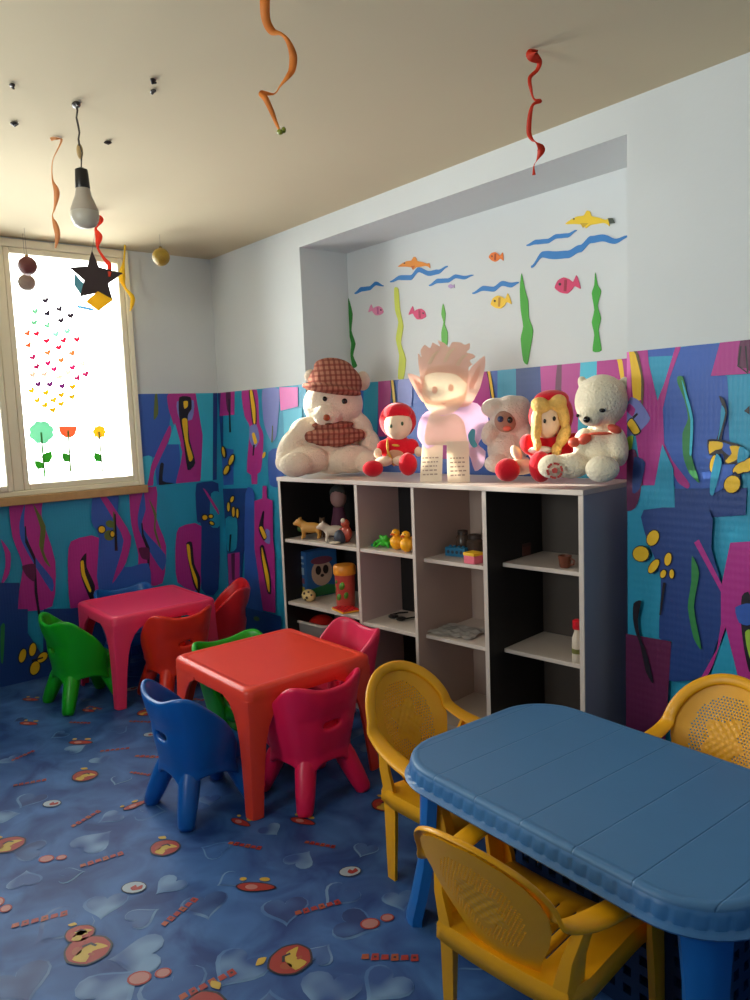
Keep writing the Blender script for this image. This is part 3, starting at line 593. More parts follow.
# ------------------------------------------------------------------ yellow armchairs
def yellow_chair():
    t = empty('kids_armchair', (0, 0, 0))
    tilt = math.radians(26)
    def bp(x, s, d=0):      # point of the back plane: x across, s up along the back from seat level
        return Vector((x, -.145-s*math.sin(tilt)-.9*(.0)+1.6*x*x*.9-d*math.cos(tilt), .275+s*math.cos(tilt)-d*math.sin(tilt)))
    # outline of the back: half width against s
    def hw(s):
        K = [(0, .088), (.06, .108), (.12, .134), (.18, .152), (.23, .156), (.27, .150), (.315, .131), (.35, .101), (.374, .062), (.385, .03)]
        if s <= 0: return K[0][1]
        for (a0, z0), (a1, z1) in zip(K, K[1:]):
            if s <= a1: return z0+(z1-z0)*(s-a0)/(a1-a0)
        return 0
    NXX, NZ2 = 70, 82; cs = .386/NZ2; vs = []; idx = {}; fs = []
    for j in range(NZ2+1):
        for i in range(NXX+1):
            x = (i-NXX/2)*.0047; s = j*cs
            lim = hw(s)-.004; xx = max(-lim, min(lim, x)); idx[i, j] = len(vs)
            r = math.hypot(xx/.095, (s-.195)/.115); em = 0
            if r < .62: em = .0035*math.cos(r/.62*PI/2)+.0012*math.sin(xx*260)*math.cos(s*230)
            vs.append(bp(xx, s, -em+.004))
    for j in range(NZ2):
        for i in range(NXX):
            x = (i+.5-NXX/2)*.0047; s = (j+.5)*cs
            if abs(x)-.0047 > min(hw(j*cs), hw((j+1)*cs))-.004: continue
            r = math.hypot(x/.098, (s-.195)/.135)
            fl_ = math.hypot(x*1.0/.052, (s-.185)/.072)+.22*math.sin(5*math.atan2(x, s-.185)+.6)
            hole = r < 1 and fl_ > 1 and (i+(j//2)) % 2 == 0 and j % 2 == 0
            if hole: continue
            fs.append((idx[i, j], idx[i+1, j], idx[i+1, j+1], idx[i, j+1]))
    mb = MB(); mb.add(vs, fs); mb.build('backrest', yel, t, solid=.004, smooth=False)
    # rim of the back running down into the arms
    path = []
    arm = [((.208, .125, .385), 0), ((.211, .105, .405), 0), ((.209, .06, .413), 0), ((.202, 0, .416), 0), ((.193, -.06, .420), 0), ((.184, -.115, .427), .15), ((.174, -.17, .442), .4), ((.166, -.215, .466), .7)]
    side = [(Vector(p), k) for p, k in arm]
    arch = []
    for s_, x_ in ((.235, .159), (.27, .152), (.31, .135), (.345, .107), (.369, .073), (.383, .038)):
        arch.append((bp(x_+.004, s_), 1))
    right = side+arch; left = [(Vector((-p.x, p.y, p.z)), k) for p, k in reversed(right)]
    full = right+[(bp(0, .387), 1)]+left
    nb = Vector((0, math.cos(tilt), math.sin(tilt))); cen = bp(0, .2); pr = []
    for i, (p, k) in enumerate(full):
        tdir = (full[min(i+1, len(full)-1)][0]-full[max(i-1, 0)][0]).normalized()
        n0 = Vector((0, 0, 1)); nn = (n0.lerp(nb, k)).normalized(); xd = tdir.cross(nn).normalized()
        if xd.dot(Vector((cen.x-p.x, cen.y-p.y if k == 1 else 0, cen.z-p.z if k == 1 else 0))) < 0: xd = -xd
        nn = (nn-tdir*nn.dot(tdir)).normalized()
        pr.append((p, xd, nn, (1.5 if i not in (0, len(full)-1) else 1.1) if k < .3 else 1.2 if k < .8 else .9, 1))
    prof = [(-.014, -.008), (-.017, 0), (-.012, .008), (.004, .0095), (.022, .006), (.026, 0), (.023, -.003), (.004, .003), (-.008, 0), (-.011, -.008)]
    MB().sweep(pr, prof).build('arm_frame', yel, t, subsurf=1)
    # seat with slots
    xs = [-.175, -.165, -.13, -.077, -.071, -.047, -.041, -.003, .003, .041, .047, .071, .077, .13, .165, .175]; ys = [-.165, -.155, -.10, -.05, .02, .09, .13, .155, .168]
    def sz(x, y): return .278+.012*(abs(x)/.175)**3-.016*max(0, (y-.12)/.05)+.006*(y+.1)
    vs = []; fs = []; n = len(xs)
    for y in ys:
        for x in xs: vs.append((x*(.93 if y < -.1 else 1), y, sz(x, y)))
    for j in range(len(ys)-1):
        for i in range(n-1):
            if xs[i+1]-xs[i] < .0075 and -.1 <= ys[j] < .09 and abs(xs[i]) < .17: continue
            fs.append((j*n+i, j*n+i+1, (j+1)*n+i+1, (j+1)*n+i))
    per = [j*n for j in range(len(ys))]+[(len(ys)-1)*n+i for i in range(1, n)]+[j*n+n-1 for j in range(len(ys)-2, -1, -1)]+[i for i in range(n-2, 0, -1)]
    o_ = len(vs)
    for q in per: x, y, z = vs[q]; vs.append((x*1.02, y*1.02+(.004 if y > .1 else 0), z-.012 ))
    for q in per: x, y, z = vs[q]; vs.append((x*1.025, y*1.03+(.004 if y > .1 else 0), z-.045))
    K = len(per)
    for i in range(K):
        j = (i+1) % K; fs.append((per[i], per[j], o_+j, o_+i)); fs.append((o_+i, o_+j, o_+K+j, o_+K+i))
    MB().add(vs, fs).build('seat', yel, t, solid=.005, angle=60)
    for sx in (-1, 1):
        # front leg: a folded plate from the arm end to the floor
        L = []
        for z, x, y, wx, wy in ((0, .196, .165, .016, .022), (.10, .195, .158, .018, .027), (.22, .195, .148, .02, .032), (.30, .198, .138, .018, .036), (.37, .203, .125, .014, .03), (.400, .207, .112, .014, .022)):
            L.append([(sx*(x+a*wx), y+b*wy, z) for a, b in ((1, -1), (1, .7), (.7, 1), (-1, 1), (-1, .55), (.35, .55), (.35, -1))])
        mb = MB(); rings(mb, L); mb.build('leg', yel, t, angle=40)
        L = []
        for z, x, y, wx, wy in ((0, .168, -.118, .016, .02), (.10, .162, -.122, .018, .025), (.22, .152, -.130, .020, .03), (.29, .150, -.138, .019, .03), (.36, .164, -.142, .014, .026), (.428, .181, -.128, .012, .02)):
            L.append([(sx*(x+a*wx), y+b*wy, z) for a, b in ((1, 1), (1, -.7), (.7, -1), (-1, -1), (-1, -.5), (.35, -.5), (.35, 1))])
        mb = MB(); rings(mb, L); mb.build('leg', yel, t, angle=40)
    return t
yc = yellow_chair(); YG = 'yellow children\'s armchairs around the blue table'
def put(o, x, y, r, label): o.location = (x, y, 0); o.scale = (1.07, 1, 1); o.rotation_euler = (0, 0, math.radians(r)); tag(o, label, 'chair', YG)
put(yc, 3.70, -1.235, 5, 'yellow plastic armchair seen from behind at the near long side of the blue table')
put(copy_tree(yc), 3.113, -.91, -90, 'yellow plastic armchair at the left end of the blue table beside the shelf unit')
put(copy_tree(yc), 3.705, -.55, 180, 'yellow plastic armchair behind the blue table against the patterned wall')

# ------------------------------------------------------------------ shelf unit
SA = math.radians(6.33); SO = Vector((1.276, -.364, 0)); SE = Vector((math.cos(SA), math.sin(SA), 0)); SN = Vector((-SE.y, SE.x, 0)); SD = .45; SW = 1.822; SH = 1.19
def sp(s, d, z): return SO+SE*s+SN*d+Vector((0, 0, z))
def hit(px, py, d):          # point of the shelf seen at a pixel, on the plane d behind the shelf front
    r = ray(px, py); q = SO+SN*d; t = (q-CAM).dot(SN)/r.dot(SN); P = CAM+r*t; return (P-q).dot(SE), P.z
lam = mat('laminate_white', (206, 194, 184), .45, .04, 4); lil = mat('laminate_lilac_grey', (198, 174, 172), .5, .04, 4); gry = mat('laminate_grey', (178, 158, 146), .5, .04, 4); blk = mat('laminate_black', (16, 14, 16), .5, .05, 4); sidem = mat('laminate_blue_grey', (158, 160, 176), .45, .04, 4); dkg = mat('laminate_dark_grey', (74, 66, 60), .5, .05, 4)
SHF = empty('shelf_unit', (SO.x, SO.y, 0), SA, 'white four-column open shelf unit with coloured inner panels standing in the wall niche', 'shelf unit')
B_ = MB; TK = .018
def panel(s0, s1, left, right):
    mb = MB(); mb.box((s0, 0, 0), (s1, SD, SH-.022), m=0)
    if right: mb.box((s1, .001, .06), (s1+.0015, SD-.002, SH-.024), m=1)
    if left: mb.box((s0-.0015, .001, .06), (s0, SD-.002, SH-.024), m=2)
    mb.build('side_panel', [lam, right or lam, left or lam], SHF, smooth=False)
DV = [(0, .018), (.589, .607), (.957, .973), (1.354, 1.374), (1.802, 1.822)]
panel(*DV[0], None, blk); panel(*DV[1], gry, lil); panel(*DV[2], gry, gry); panel(*DV[3], lil, blk)
mb = MB(); mb.box((1.802, 0, 0), (1.822, SD, SH-.022), m=0); mb.box((1.822, .004, .0), (1.8235, SD, SH-.022), m=1); mb.build('side_panel', [lam, sidem], SHF, smooth=False)
MB().box((-.004, -.006, SH-.022), (SW+.004, SD, SH)).build('top_board', lam, SHF, smooth=False, bevel=.003)
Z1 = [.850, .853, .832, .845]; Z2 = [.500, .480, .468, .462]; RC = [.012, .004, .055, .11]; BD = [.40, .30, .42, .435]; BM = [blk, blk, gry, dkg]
for i in range(4):
    a, b = DV[i][1]+.0016, DV[i+1][0]-.0016
    for z in (Z1[i], Z2[i]): MB().box((a, RC[i], z-TK), (b, BD[i]-.001, z)).build('shelf_board', lam, SHF, smooth=False, bevel=.002)
    MB().box((a, .02, .06), (b, BD[i]-.001, .078)).build('shelf_board', lam, SHF, smooth=False)
    MB().box((a, .03, 0), (b, .045, .06)).build('plinth', lam, SHF, smooth=False)
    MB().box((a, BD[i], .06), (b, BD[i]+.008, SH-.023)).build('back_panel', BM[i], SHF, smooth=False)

# ------------------------------------------------------------------ soft toys on top
def fur(name, col, b=1.0, sc_=110): return mat(name, col, .95, .06, 45, bump=b*.8, bscale=sc_, spec=.1, sheen=.3)
cream = fur('plush_cream', (228, 212, 190)); white = fur('plush_white', (250, 238, 210)); felt_red = fur('felt_red', (206, 22, 40), .3); skin = fur('cloth_skin', (226, 196, 168), .15); beige = fur('plush_beige', (206, 190, 178)); eye_m = mat('eye_black', (14, 12, 12), .15); plaid = stripes_mat('plaid_cloth', (176, 120, 100), (96, 34, 36), (120, 50, 44), 230)
class Toy:
    def __init__(s, name, label, cat, px, py, sd, rz_off=0, group=None):
        ss, _ = hit(px, py-2, sd); s.P = sp(ss, sd, SH); s.px, s.py = px, py
        x0, y0, _ = proj(s.P); _, y1, _ = proj(s.P+Vector((0, 0, .1))); s.k = (y0-y1)/.1; s.x0, s.y0 = x0, y0
        d = CAM-s.P; a = math.atan2(d.x, -d.y)+math.radians(rz_off)
        s.o = empty(name, s.P, a, label, cat, group)
    def c(s, x, y, dep=0): return ((x-s.x0)/s.k, -dep, (s.y0-y)/s.k)
    def e(s, mb, x, y, dep, rx, rz, ry, rot=0, m=None, n=18, kk=12):
        c = s.c(x, y, dep); rxx, rzz = rx/s.k, rz/s.k
        mb.ell((c[0], c[1], max(c[2], .0)), (rxx, ry, rzz), (0, rot, 0) if rot else (0, 0, 0), n, kk, m); return mb
    def body(s, name, items, m, vox=.007):
        mb = MB()
        for it in items: s.e(mb, *it)
        zmin = .001
        mb.v = [(v[0], v[1], max(v[2], zmin)) for v in mb.v]
        return mb.build(name, m, s.o, remesh=vox)
    def part(s, name, items, m, **kw):
        mb = MB()
        for it in items: s.e(mb, *it)
        mb.v = [(v[0], v[1], max(v[2], .001)) for v in mb.v]
        return mb.build(name, m, s.o, **kw)
# items: (px, py, depth toward us, rx px, rz px, ry m, rot)
T1 = Toy('teddy_bear', 'large cream teddy bear wearing a plaid hat at the left end of the shelf top', 'soft toy', 330, 473, .17, 8)
T1.body('body', [(330,444,0,30,30,.11,0),(336,405,.02,30,25,.115,0),(327,416,.11,14,11,.05,0),(305,433,.04,15,17,.06,35),(291,446,.06,12,22,.055,28),(284,459,.09,9,10,.05,0),(361,430,.03,13,18,.055,-25),(371,447,.06,10,17,.05,-12),
    (306,458,.10,22,14,.08,0),(293,461,.17,16,12,.06,0),(349,459,.10,24,14,.08,0),(364,462,.16,13,11,.055,0),(333,462,.04,20,12,.08,0),(316,377,-.01,7,7,.03,0),(367,383,0,8,10,.03,0)], cream)
T1.part('nose', [(325,418,.162,3.4,3.2,.012,0)], mat('nose_brown', (150, 70, 30), .4)); T1.part('eye', [(325,400,.128,2.2,2.4,.008,0)], eye_m); T1.part('eye', [(344,403,.130,2.8,2.8,.009,0)], eye_m)
T1.part('mouth', [(327,424,.155,4,1,.01,0)], mat('stitch_brown', (110, 60, 40), .8))
T1.part('hat', [(339,384,.02,27,20,.125,8),(338,370,.02,20,10,.09,8),(334,391,.06,30,5.5,.145,10)], plaid, remesh=.006)
T1.part('scarf', [(334,433,.08,27,6,.085,0),(320,439,.105,12,6,.035,15),(335,441,.12,12,6,.035,0),(349,438,.105,12,6,.035,-15),(333,425,.06,22,4,.09,0),(311,436,.095,7,6,.03,20),(357,436,.095,7,6,.03,-20)], plaid, remesh=.005)
T2 = Toy('hooded_doll', 'small red-hooded rag doll with red shoes beside the plaid-hatted bear', 'doll', 396, 473, .13, 0)
T2.body('body', [(398,450,0,16,16,.06,0),(386,447,.02,8,8,.03,-40),(412,447,.02,8,8,.03,40)], felt_red, .005)
T2.body('head', [(400,425,.03,14,15,.065,0)], skin, .005); T2.body('hood', [(400,421,-.01,18.5,18,.07,0),(400,413,.035,14,9,.05,0)], felt_red, .005)
T2.part('hand', [(379,452,.05,4,5,.02,0)], skin); T2.part('hand', [(419,452,.05,4,5,.02,0)], skin); T2.part('leg', [(385,460,.07,9,5,.05,0)], skin); T2.part('leg', [(402,460,.07,9,5,.05,0)], skin)
T2.part('shoe', [(374,466,.12,10,8,.035,0)], felt_red); T2.part('shoe', [(408,463,.13,9,11,.035,0)], felt_red); T2.part('eye', [(393,426,.092,1.3,2,.005,0)], mat('eye_green', (40, 70, 40), .3)); T2.part('eye', [(404,424,.094,1.3,2,.005,0)], mat('eye_green', (40, 70, 40), .3))
T2.part('pocket', [(396,456,.055,9,7,.012,0)], mat('cloth_tan', (190, 140, 110), .9)); T2.part('cord', [(389,446,.065,1.2,8,.006,0),(392,458,.07,1.2,8,.006,-20),(397,445,.062,4,1.2,.006,10)], mat('cord_gold', (206, 160, 60), .8))
T3 = Toy('plush_lamb', 'fluffy beige lamb soft toy with a dark face behind the pale cut-out', 'soft toy', 508, 474, .26, 0)
T3.body('body', [(508,449,0,20,22,.09,0),(512,416,.02,20,20,.09,0),(497,408,.02,14,10,.07,0),(520,407,.02,11,10,.07,0),(492,432,.03,9,13,.05,20),(526,436,.03,9,14,.05,-20),(497,462,.08,12,9,.07,0),(520,464,.08,12,9,.07,0)], beige)
T3.part('face', [(507,421,.085,11,11,.035,0)], mat('plush_brown_face', (150, 112, 96), .9, bump=.4, bscale=150)); T3.part('eye', [(502,419,.118,3,3,.008,0)], mat('eye_blue', (30, 50, 90), .2)); T3.part('eye', [(511,420,.120,2.6,3.2,.008,0)], eye_m); T3.part('cheek', [(508,428,.112,4,2.5,.01,0)], mat('felt_coral', (200, 96, 80), .9))
T4 = Toy('braided_doll', 'blond braided rag doll with red hood and red shoes sitting against the white bear', 'doll', 548, 476, .16, 4)
T4.body('body', [(549,450,0,20,18,.07,0),(530,444,.02,9,11,.035,-25),(571,444,.02,8,11,.035,20)], felt_red, .006)
T4.body('head', [(547,420,.03,15,19,.075,0)], skin, .006); T4.body('hood', [(552,416,-.01,22,24,.09,0),(552,400,.03,17,9,.06,0)], felt_red, .006)
hair = mat('doll_hair', (222, 178, 92), .6, .2, 60, bump=.8, bscale=120)
T4.part('hair', [(541,406,.075,10,8,.045,25),(557,404,.075,9,8,.045,-30),(537,424,.075,5.5,20,.035,6),(562,416,.07,6,14,.035,-10),(562,436,.08,6,12,.03,25),(555,449,.09,5,7,.03,10),(537,444,.085,4,8,.03,0)], hair, remesh=.005)
T4.part('eye', [(553,419,.103,1.6,2.4,.006,0)], eye_m); T4.part('eye', [(544,421,.106,1.4,2.2,.006,0)], eye_m); T4.part('collar', [(540,449,.075,12,4,.03,0)], mat('cloth_white', (226, 214, 206), .9, bump=.4))
T4.part('hand', [(517,451,.06,5,8,.025,-30)], skin); T4.part('leg', [(520,465,.06,17,8,.035,0)], skin); T4.part('leg', [(546,466,.06,12,9,.05,0)], skin)
T4.part('shoe', [(508,467,.10,12,11.5,.04,0)], felt_red); T4.part('shoe', [(539,464,.14,11,15,.04,0)], felt_red)
T5 = Toy('white_bear', 'round-headed white plush bear at the right end of the shelf top', 'soft toy', 598, 478, .13, -6)
T5.body('body', [(600,449,0,22,24,.09,0),(602,402,.02,25.5,26,.115,0),(595,416,.10,12,10,.045,0),(583,382,0,4,6,.03,0),(623,386,-.02,5,7,.03,0),(618,446,.05,10,20,.045,-8),(585,441,.05,9,14,.04,15),(574,464,.08,20,12.5,.055,0),(557,464,.10,14,12,.05,0),(606,466,.15,16,13,.055,0)], white)
T5.part('nose', [(592,419,.148,3.2,3.2,.012,0)], eye_m); T5.part('eye', [(583,415,.123,1.7,1.7,.007,0)], eye_m); T5.part('eye', [(606,411,.132,3,2,.008,10)], eye_m)
T5.part('ribbon', [(588,438,.085,7,5,.02,-30),(603,433,.095,11,1.6,.02,0),(616,429,.09,7,4,.02,25),(578,441,.08,6,5,.02,0)], mat('ribbon_coral', (216, 84, 60), .5))
bd = MB(); c = T5.c(562, 467, .155)
for k in range(24):
    a = 2*PI*k/24
    if k % 4 != 3: bd.box((c[0]+.027*math.cos(a)-.004, c[1]-.003, c[2]+.027*math.sin(a)-.004), (c[0]+.027*math.cos(a)+.004, c[1]+.002, c[2]+.027*math.sin(a)+.004))
bd.prism([(c[0]+.012*math.cos(2*PI*k/5+PI/2), c[1]-.003, c[2]+.012*math.sin(2*PI*k/5+PI/2)) for k in range(5)], (0, .005, 0))
bd.build('foot_badge', mat('badge_red', (196, 70, 60), .7), T5.o, smooth=False)
# pale paper cut-out
T6 = Toy('paper_cutout', 'pale pink cut-out figure with big pointed ears standing mid shelf top', 'decoration', 455, 475, .10, 0)
def cut(name, pts, d0, th, m, rnd=True):
    P = [(410+x/3.261, 330+y/3.261) for x, y in pts]; P = round_poly(P) if rnd else P
    V = [T6.c(x, y, d0) for x, y in P]; return MB().prism(V, (0, -th, 0)).build(name, m, T6.o, smooth=False)
def paperm(n, c): return mat(n, c, .55, .08, 14, trans=.6)
pa, pb, pc, pd = paperm('paper_peach', (255, 226, 214)), paperm('paper_cream', (255, 240, 222)), paperm('paper_lilac', (244, 222, 240)), paperm('paper_rose', (255, 226, 212))
cut('wings', [(60,265),(175,240),(225,245),(258,290),(255,330),(225,375),(248,400),(240,445),(212,462),(190,400),(120,360),(60,385),(30,345),(35,300)], -.012, .006, pc)
cut('ears', [(4,140),(55,160),(75,230),(180,215),(200,140),(250,95),(252,130),(235,195),(205,245),(170,255),(60,240),(30,200)], -.004, .005, pa)
cut('hair', [(40,78),(52,92),(48,70),(62,52),(80,64),(88,46),(112,60),(104,40),(126,50),(140,64),(150,48),(176,50),(190,58),(206,54),(204,72),(194,82),(214,88),(222,98),(204,108),(212,122),(200,130),(195,180),(160,150),(100,140),(60,150),(52,190),(42,130)], .003, .006, pd)
cut('face', [(55,150),(75,125),(130,118),(180,135),(195,180),(185,235),(150,270),(110,278),(70,262),(50,220)], .0, .006, pb)
cut('body', [(75,268),(110,280),(150,274),(180,300),(190,360),(190,372),(60,372),(55,330)], .0, .007, pb)
for (x, y) in ((90, 196), (142, 192)): cut('eye', ellipse_pts(x, y, 9, 12), .0065, .0015, pd, False)
cut('mouth', [(108,236),(118,240),(128,235),(118,246)], .0065, .0015, pd, False)
for P_ in ([(70,110),(90,80),(110,72),(96,88),(80,114)], [(120,106),(138,74),(160,66),(144,84),(130,110)], [(160,118),(180,92),(200,90),(184,102),(170,124)]): cut('curl', P_, .0095, .0012, pb)
cut('ear_inner', [(22,158),(50,178),(60,214),(40,198)], .0015, .0012, pd); cut('ear_inner', [(236,120),(232,156),(208,200),(200,180)], .0015, .0012, pd)
cut('tail_ribbon', [(192,345),(205,325),(216,330),(214,360),(222,380),(210,386),(198,372)], .010, .003, mat('ribbon_teal', (70, 150, 170), .5))
card = mat('card_white', (248, 240, 226), .7, trans=.45); ink = mat('card_ink', (176, 160, 150), .8)
for pts, lb in (([(45,362),(112,362),(104,472),(34,472)], 'white printed card at the left foot of the pale cut-out'), ([(124,362),(195,364),(195,478),(124,476)], 'white printed card at the right foot of the pale cut-out')):
    P = [(410+x/3.261, 330+y/3.261) for x, y in pts]; cx = sum(p[0] for p in P)/4
    q = Toy('folded_card', lb, 'card', cx, 476, .085, 4, 'folded cards on the shelf top'); V = [q.c(x, y, 0) for x, y in P]; zb = min(v[2] for v in V); V = [(v[0], v[1], max(.001, v[2]-max(zb, 0)) if i > 1 else v[2]) for i, v in enumerate(V)]
    mb = MB(); mb.prism(V, (0, .004, 0)); mb.prism([(v[0], v[1]+(.04 if i > 1 else .005), v[2]) for i, v in enumerate(V)], (0, .004, 0)); mb.build('card', card, q.o, smooth=False)
    mb = MB(); w0, w1 = V[3][0]+.012, V[2][0]-.012
    for r_ in range(5):
        z = .03+r_*.019; x = w0
        while x < w1-.008:
            l_ = random.uniform(.006, .016); mb.box((x, V[0][1]-.0012, z), (min(x+l_, w1), V[0][1]-.0002, z+.006)); x += l_+.005
    mb.build('lettering', ink, q.o, smooth=False)

# ------------------------------------------------------------------ things on the shelves
def on(name, label, cat, px, d, ztop, rz=0, group=None, py=None):
    s = hit(px, py or 560, d)[0]; return empty(name, sp(s, d, ztop+.0005), SA+math.radians(rz), label, cat, group)
def animal(px, d, z, L, m, label, rz=0, head=1, name='toy_animal', m2=None):
    o = on(name, label, 'toy', px, d, z, rz, 'toy animals on the upper left shelf'); b = MB(); h = L*.42
    b.ell((0, 0, h), (L*.42, L*.18, L*.2)).ell((-L*.45*head, 0, h*1.45), (L*.17, L*.14, L*.15)).ell((-L*.60*head, 0, h*1.35), (L*.10, L*.09, L*.08)).ell((-L*.3*head, 0, h*1.2), (L*.16, L*.11, L*.18))
    for sx in (-1, 1):
        b.ell((-L*.42*head, sx*L*.1, h*1.8), (L*.05, L*.03, L*.07))
        for q in (-1, 1): b.tube([(q*L*.28, sx*L*.09, h*.9), (q*L*.3, sx*L*.1, h*.4), (q*L*.3-L*.03*head, sx*L*.1, .002)], [L*.09, L*.06, L*.065], 8)
    b.tube([(L*.4*head, 0, h*1.1), (L*.52*head, 0, h*.8), (L*.55*head, 0, h*.45)], [L*.04, L*.03, L*.02], 6)
    b.build('body', m, o, remesh=L*.04)
    if m2: s_ = MB(); [s_.ell((x_*L, y_*L*.17, h*1.1), (L*.04, L*.03, L*.12)) for x_ in (-.2, -.05, .1, .25) for y_ in (-1, 1)]; s_.build('stripes', m2, o)
    return o
gold = mat('toy_gold', (206, 150, 70), .5); browns = mat('toy_brown', (110, 84, 64), .6); wht = mat('toy_white', (214, 200, 180), .5); tgreen = mat('toy_dark_green', (60, 96, 40), .6); rust = mat('toy_rust', (170, 62, 40), .45); navy = mat('toy_navy', (44, 50, 66), .5); dkb = mat('toy_dark_brown', (60, 40, 30), .6)
animal(300, .12, Z1[0], .10, tgreen, 'dark green toy animal at the left of the top left shelf', 20, -1)
animal(313, .08, Z1[0], .15, gold, 'golden striped toy tiger on the top left shelf', 30, 1, 'toy_tiger')
animal(326, .17, Z1[0], .13, browns, 'grey brown toy animal behind the golden tiger', -30, 1)
animal(336, .09, Z1[0], .14, wht, 'white and brown toy horse on the top left shelf', 50, 1, 'toy_horse')
o = on('toy_hat', 'dark navy toy hat with white peak beside the toy horse', 'toy', 341, .07, Z1[0]); MB().ell((0, 0, .03), (.035, .03, .04)).build('crown', navy, o); MB().ell((0, -.035, .008), (.03, .03, .006)).build('peak', wht, o)
o = on('toy_figure', 'rust red round toy figure on the top left shelf', 'toy', 347.5, .10, Z1[0]); MB().ell((0, 0, .045), (.032, .03, .045)).ell((0, -.005, .10), (.024, .023, .025)).ell((-.03, -.01, .05), (.012, .012, .03)).ell((.03, -.01, .05), (.012, .012, .03)).build('body', rust, o, remesh=.004); MB().ell((0, -.02, .118), (.012, .012, .012)).build('topknot', wht, o)
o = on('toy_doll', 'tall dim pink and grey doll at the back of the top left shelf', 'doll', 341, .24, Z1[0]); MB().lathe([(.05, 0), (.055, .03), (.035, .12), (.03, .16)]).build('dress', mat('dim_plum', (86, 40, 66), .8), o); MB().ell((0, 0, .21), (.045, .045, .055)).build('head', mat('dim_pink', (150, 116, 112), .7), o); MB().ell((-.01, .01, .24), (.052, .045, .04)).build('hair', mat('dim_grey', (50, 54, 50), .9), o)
# second row left
boxb = mat('box_blue', (36, 92, 150), .45, .2, 12); o = on('picture_box', 'blue cardboard game box with a face picture on the middle left shelf', 'box', 317, .22, Z2[0], 78)
MB().box((-.10, -.05, 0), (.10, .05, .262)).build('box', boxb, o, smooth=False, bevel=.002)
pm = MB(); y_ = -.0505
pm.prism([(x, y_, z) for x, z in ellipse_pts(0, .135, .068, .075, 0, 24)], (0, -.001, 0), 0).prism([(x, y_, z) for x, z in ellipse_pts(0, .205, .07, .022, 0, 20)], (0, -.0014, 0), 2)
for sx in (-1, 1): pm.prism([(x, y_-.001, z) for x, z in ellipse_pts(sx*.024, .15, .018, .026, 0, 18)], (0, -.0012, 0), 1)
pm.prism([(x, y_-.001, z) for x, z in ellipse_pts(0, .118, .012, .009, 0, 12)], (0, -.0012, 0), 1).prism([(-.095, y_, .004), (.095, y_, .004), (.095, y_, .05), (.03, y_, .065), (-.095, y_, .045)], (0, -.0008, 0), 3)
pm.build('front_picture', [mat('print_beige', (186, 160, 140), .5), mat('print_dark', (34, 24, 24), .5), mat('print_rose', (120, 60, 80), .5), mat('print_green', (36, 110, 60), .5)], o, smooth=False)
sp_ = MB(); x_ = -.1005
for z0, z1, mm in ((.02, .06, 3), (.08, .11, 2), (.13, .17, 0), (.19, .20, 0), (.22, .235, 0)): sp_.box((x_-.001, -.025, z0), (x_, .025, z1), m=mm)
sp_.build('spine_print', [mat('print_pale', (150, 170, 190), .5), mat('print_dark', (34, 24, 24), .5), mat('print_rose', (120, 60, 80), .5), mat('print_yell', (170, 150, 50), .5)], o, smooth=False)
o = on('toy_ball', 'small cream ball with brown spots on the middle left shelf', 'ball', 307, .075, Z2[0]); MB().ell((0, 0, .034), (.045, .034, .034)).build('ball', mat('ball_cream', (220, 190, 130), .5), o)
sb = MB(); [sb.ell((.036*math.cos(a)*math.cos(b), -.028*math.cos(b)*abs(math.sin(a))-.004, .034+.026*math.sin(b)), (.009, .007, .008)) for a, b in ((.3, .3), (1.1, -.2), (1.7, .6), (2.4, -.1), (2.9, .5), (.7, .9), (1.5, -.7))]; sb.build('spots', dkb, o)
o = on('toy_jar', 'red toy jar with an orange yellow lid on the middle left shelf', 'jar', 344, .12, Z2[0]); jr = mat('jar_red', (190, 70, 60), .4, .25, 20)
MB().lathe([(.046, 0), (.05, .01), (.053, .16), (.055, .18)]).build('jar', jr, o); MB().lathe([(.058, .175), (.060, .18), (.060, .215), (.054, .225), (.02, .228)]).build('lid', mat('lid_yellow', (236, 150, 40), .4), o)
lf = MB()
for a, z, r_ in ((-2.2, .10, .02), (-1.5, .06, .02), (-1.1, .12, .022), (-1.8, .14, .012), (-.7, .07, .018)):
    lf.add([Vector((.0535*math.cos(a+dx/.0535), .0535*math.sin(a+dx/.0535), z+dz)) for dx, dz in ellipse_pts(0, 0, r_*.7, r_, 20*a, 12)], [tuple(range(12))])
lf.build('leaf_print', mat('print_leaf', (84, 140, 40), .5), o, solid=.0015)
o = on('toy_book', 'thin red and yellow board book lying flat on the middle left shelf', 'book', 342, .055, Z2[0], -18); MB().box((-.055, -.045, .002), (.075, .05, .011)).build('pages', mat('book_yellow', (240, 170, 40), .5), o, smooth=False); MB().box((-.05, -.045, .011), (.077, .052, .014)).build('cover', mat('book_red', (200, 24, 30), .35), o, smooth=False)
ptn = MB(); [ptn.box((-.04+.02*i, -.03+.02*j, .014), (-.03+.02*i, -.022+.02*j, .0146)) for i in range(6) for j in range(4) if (i+j) % 2]; ptn.build('cover_print', mat('book_dark', (100, 12, 24), .4), o, smooth=False)
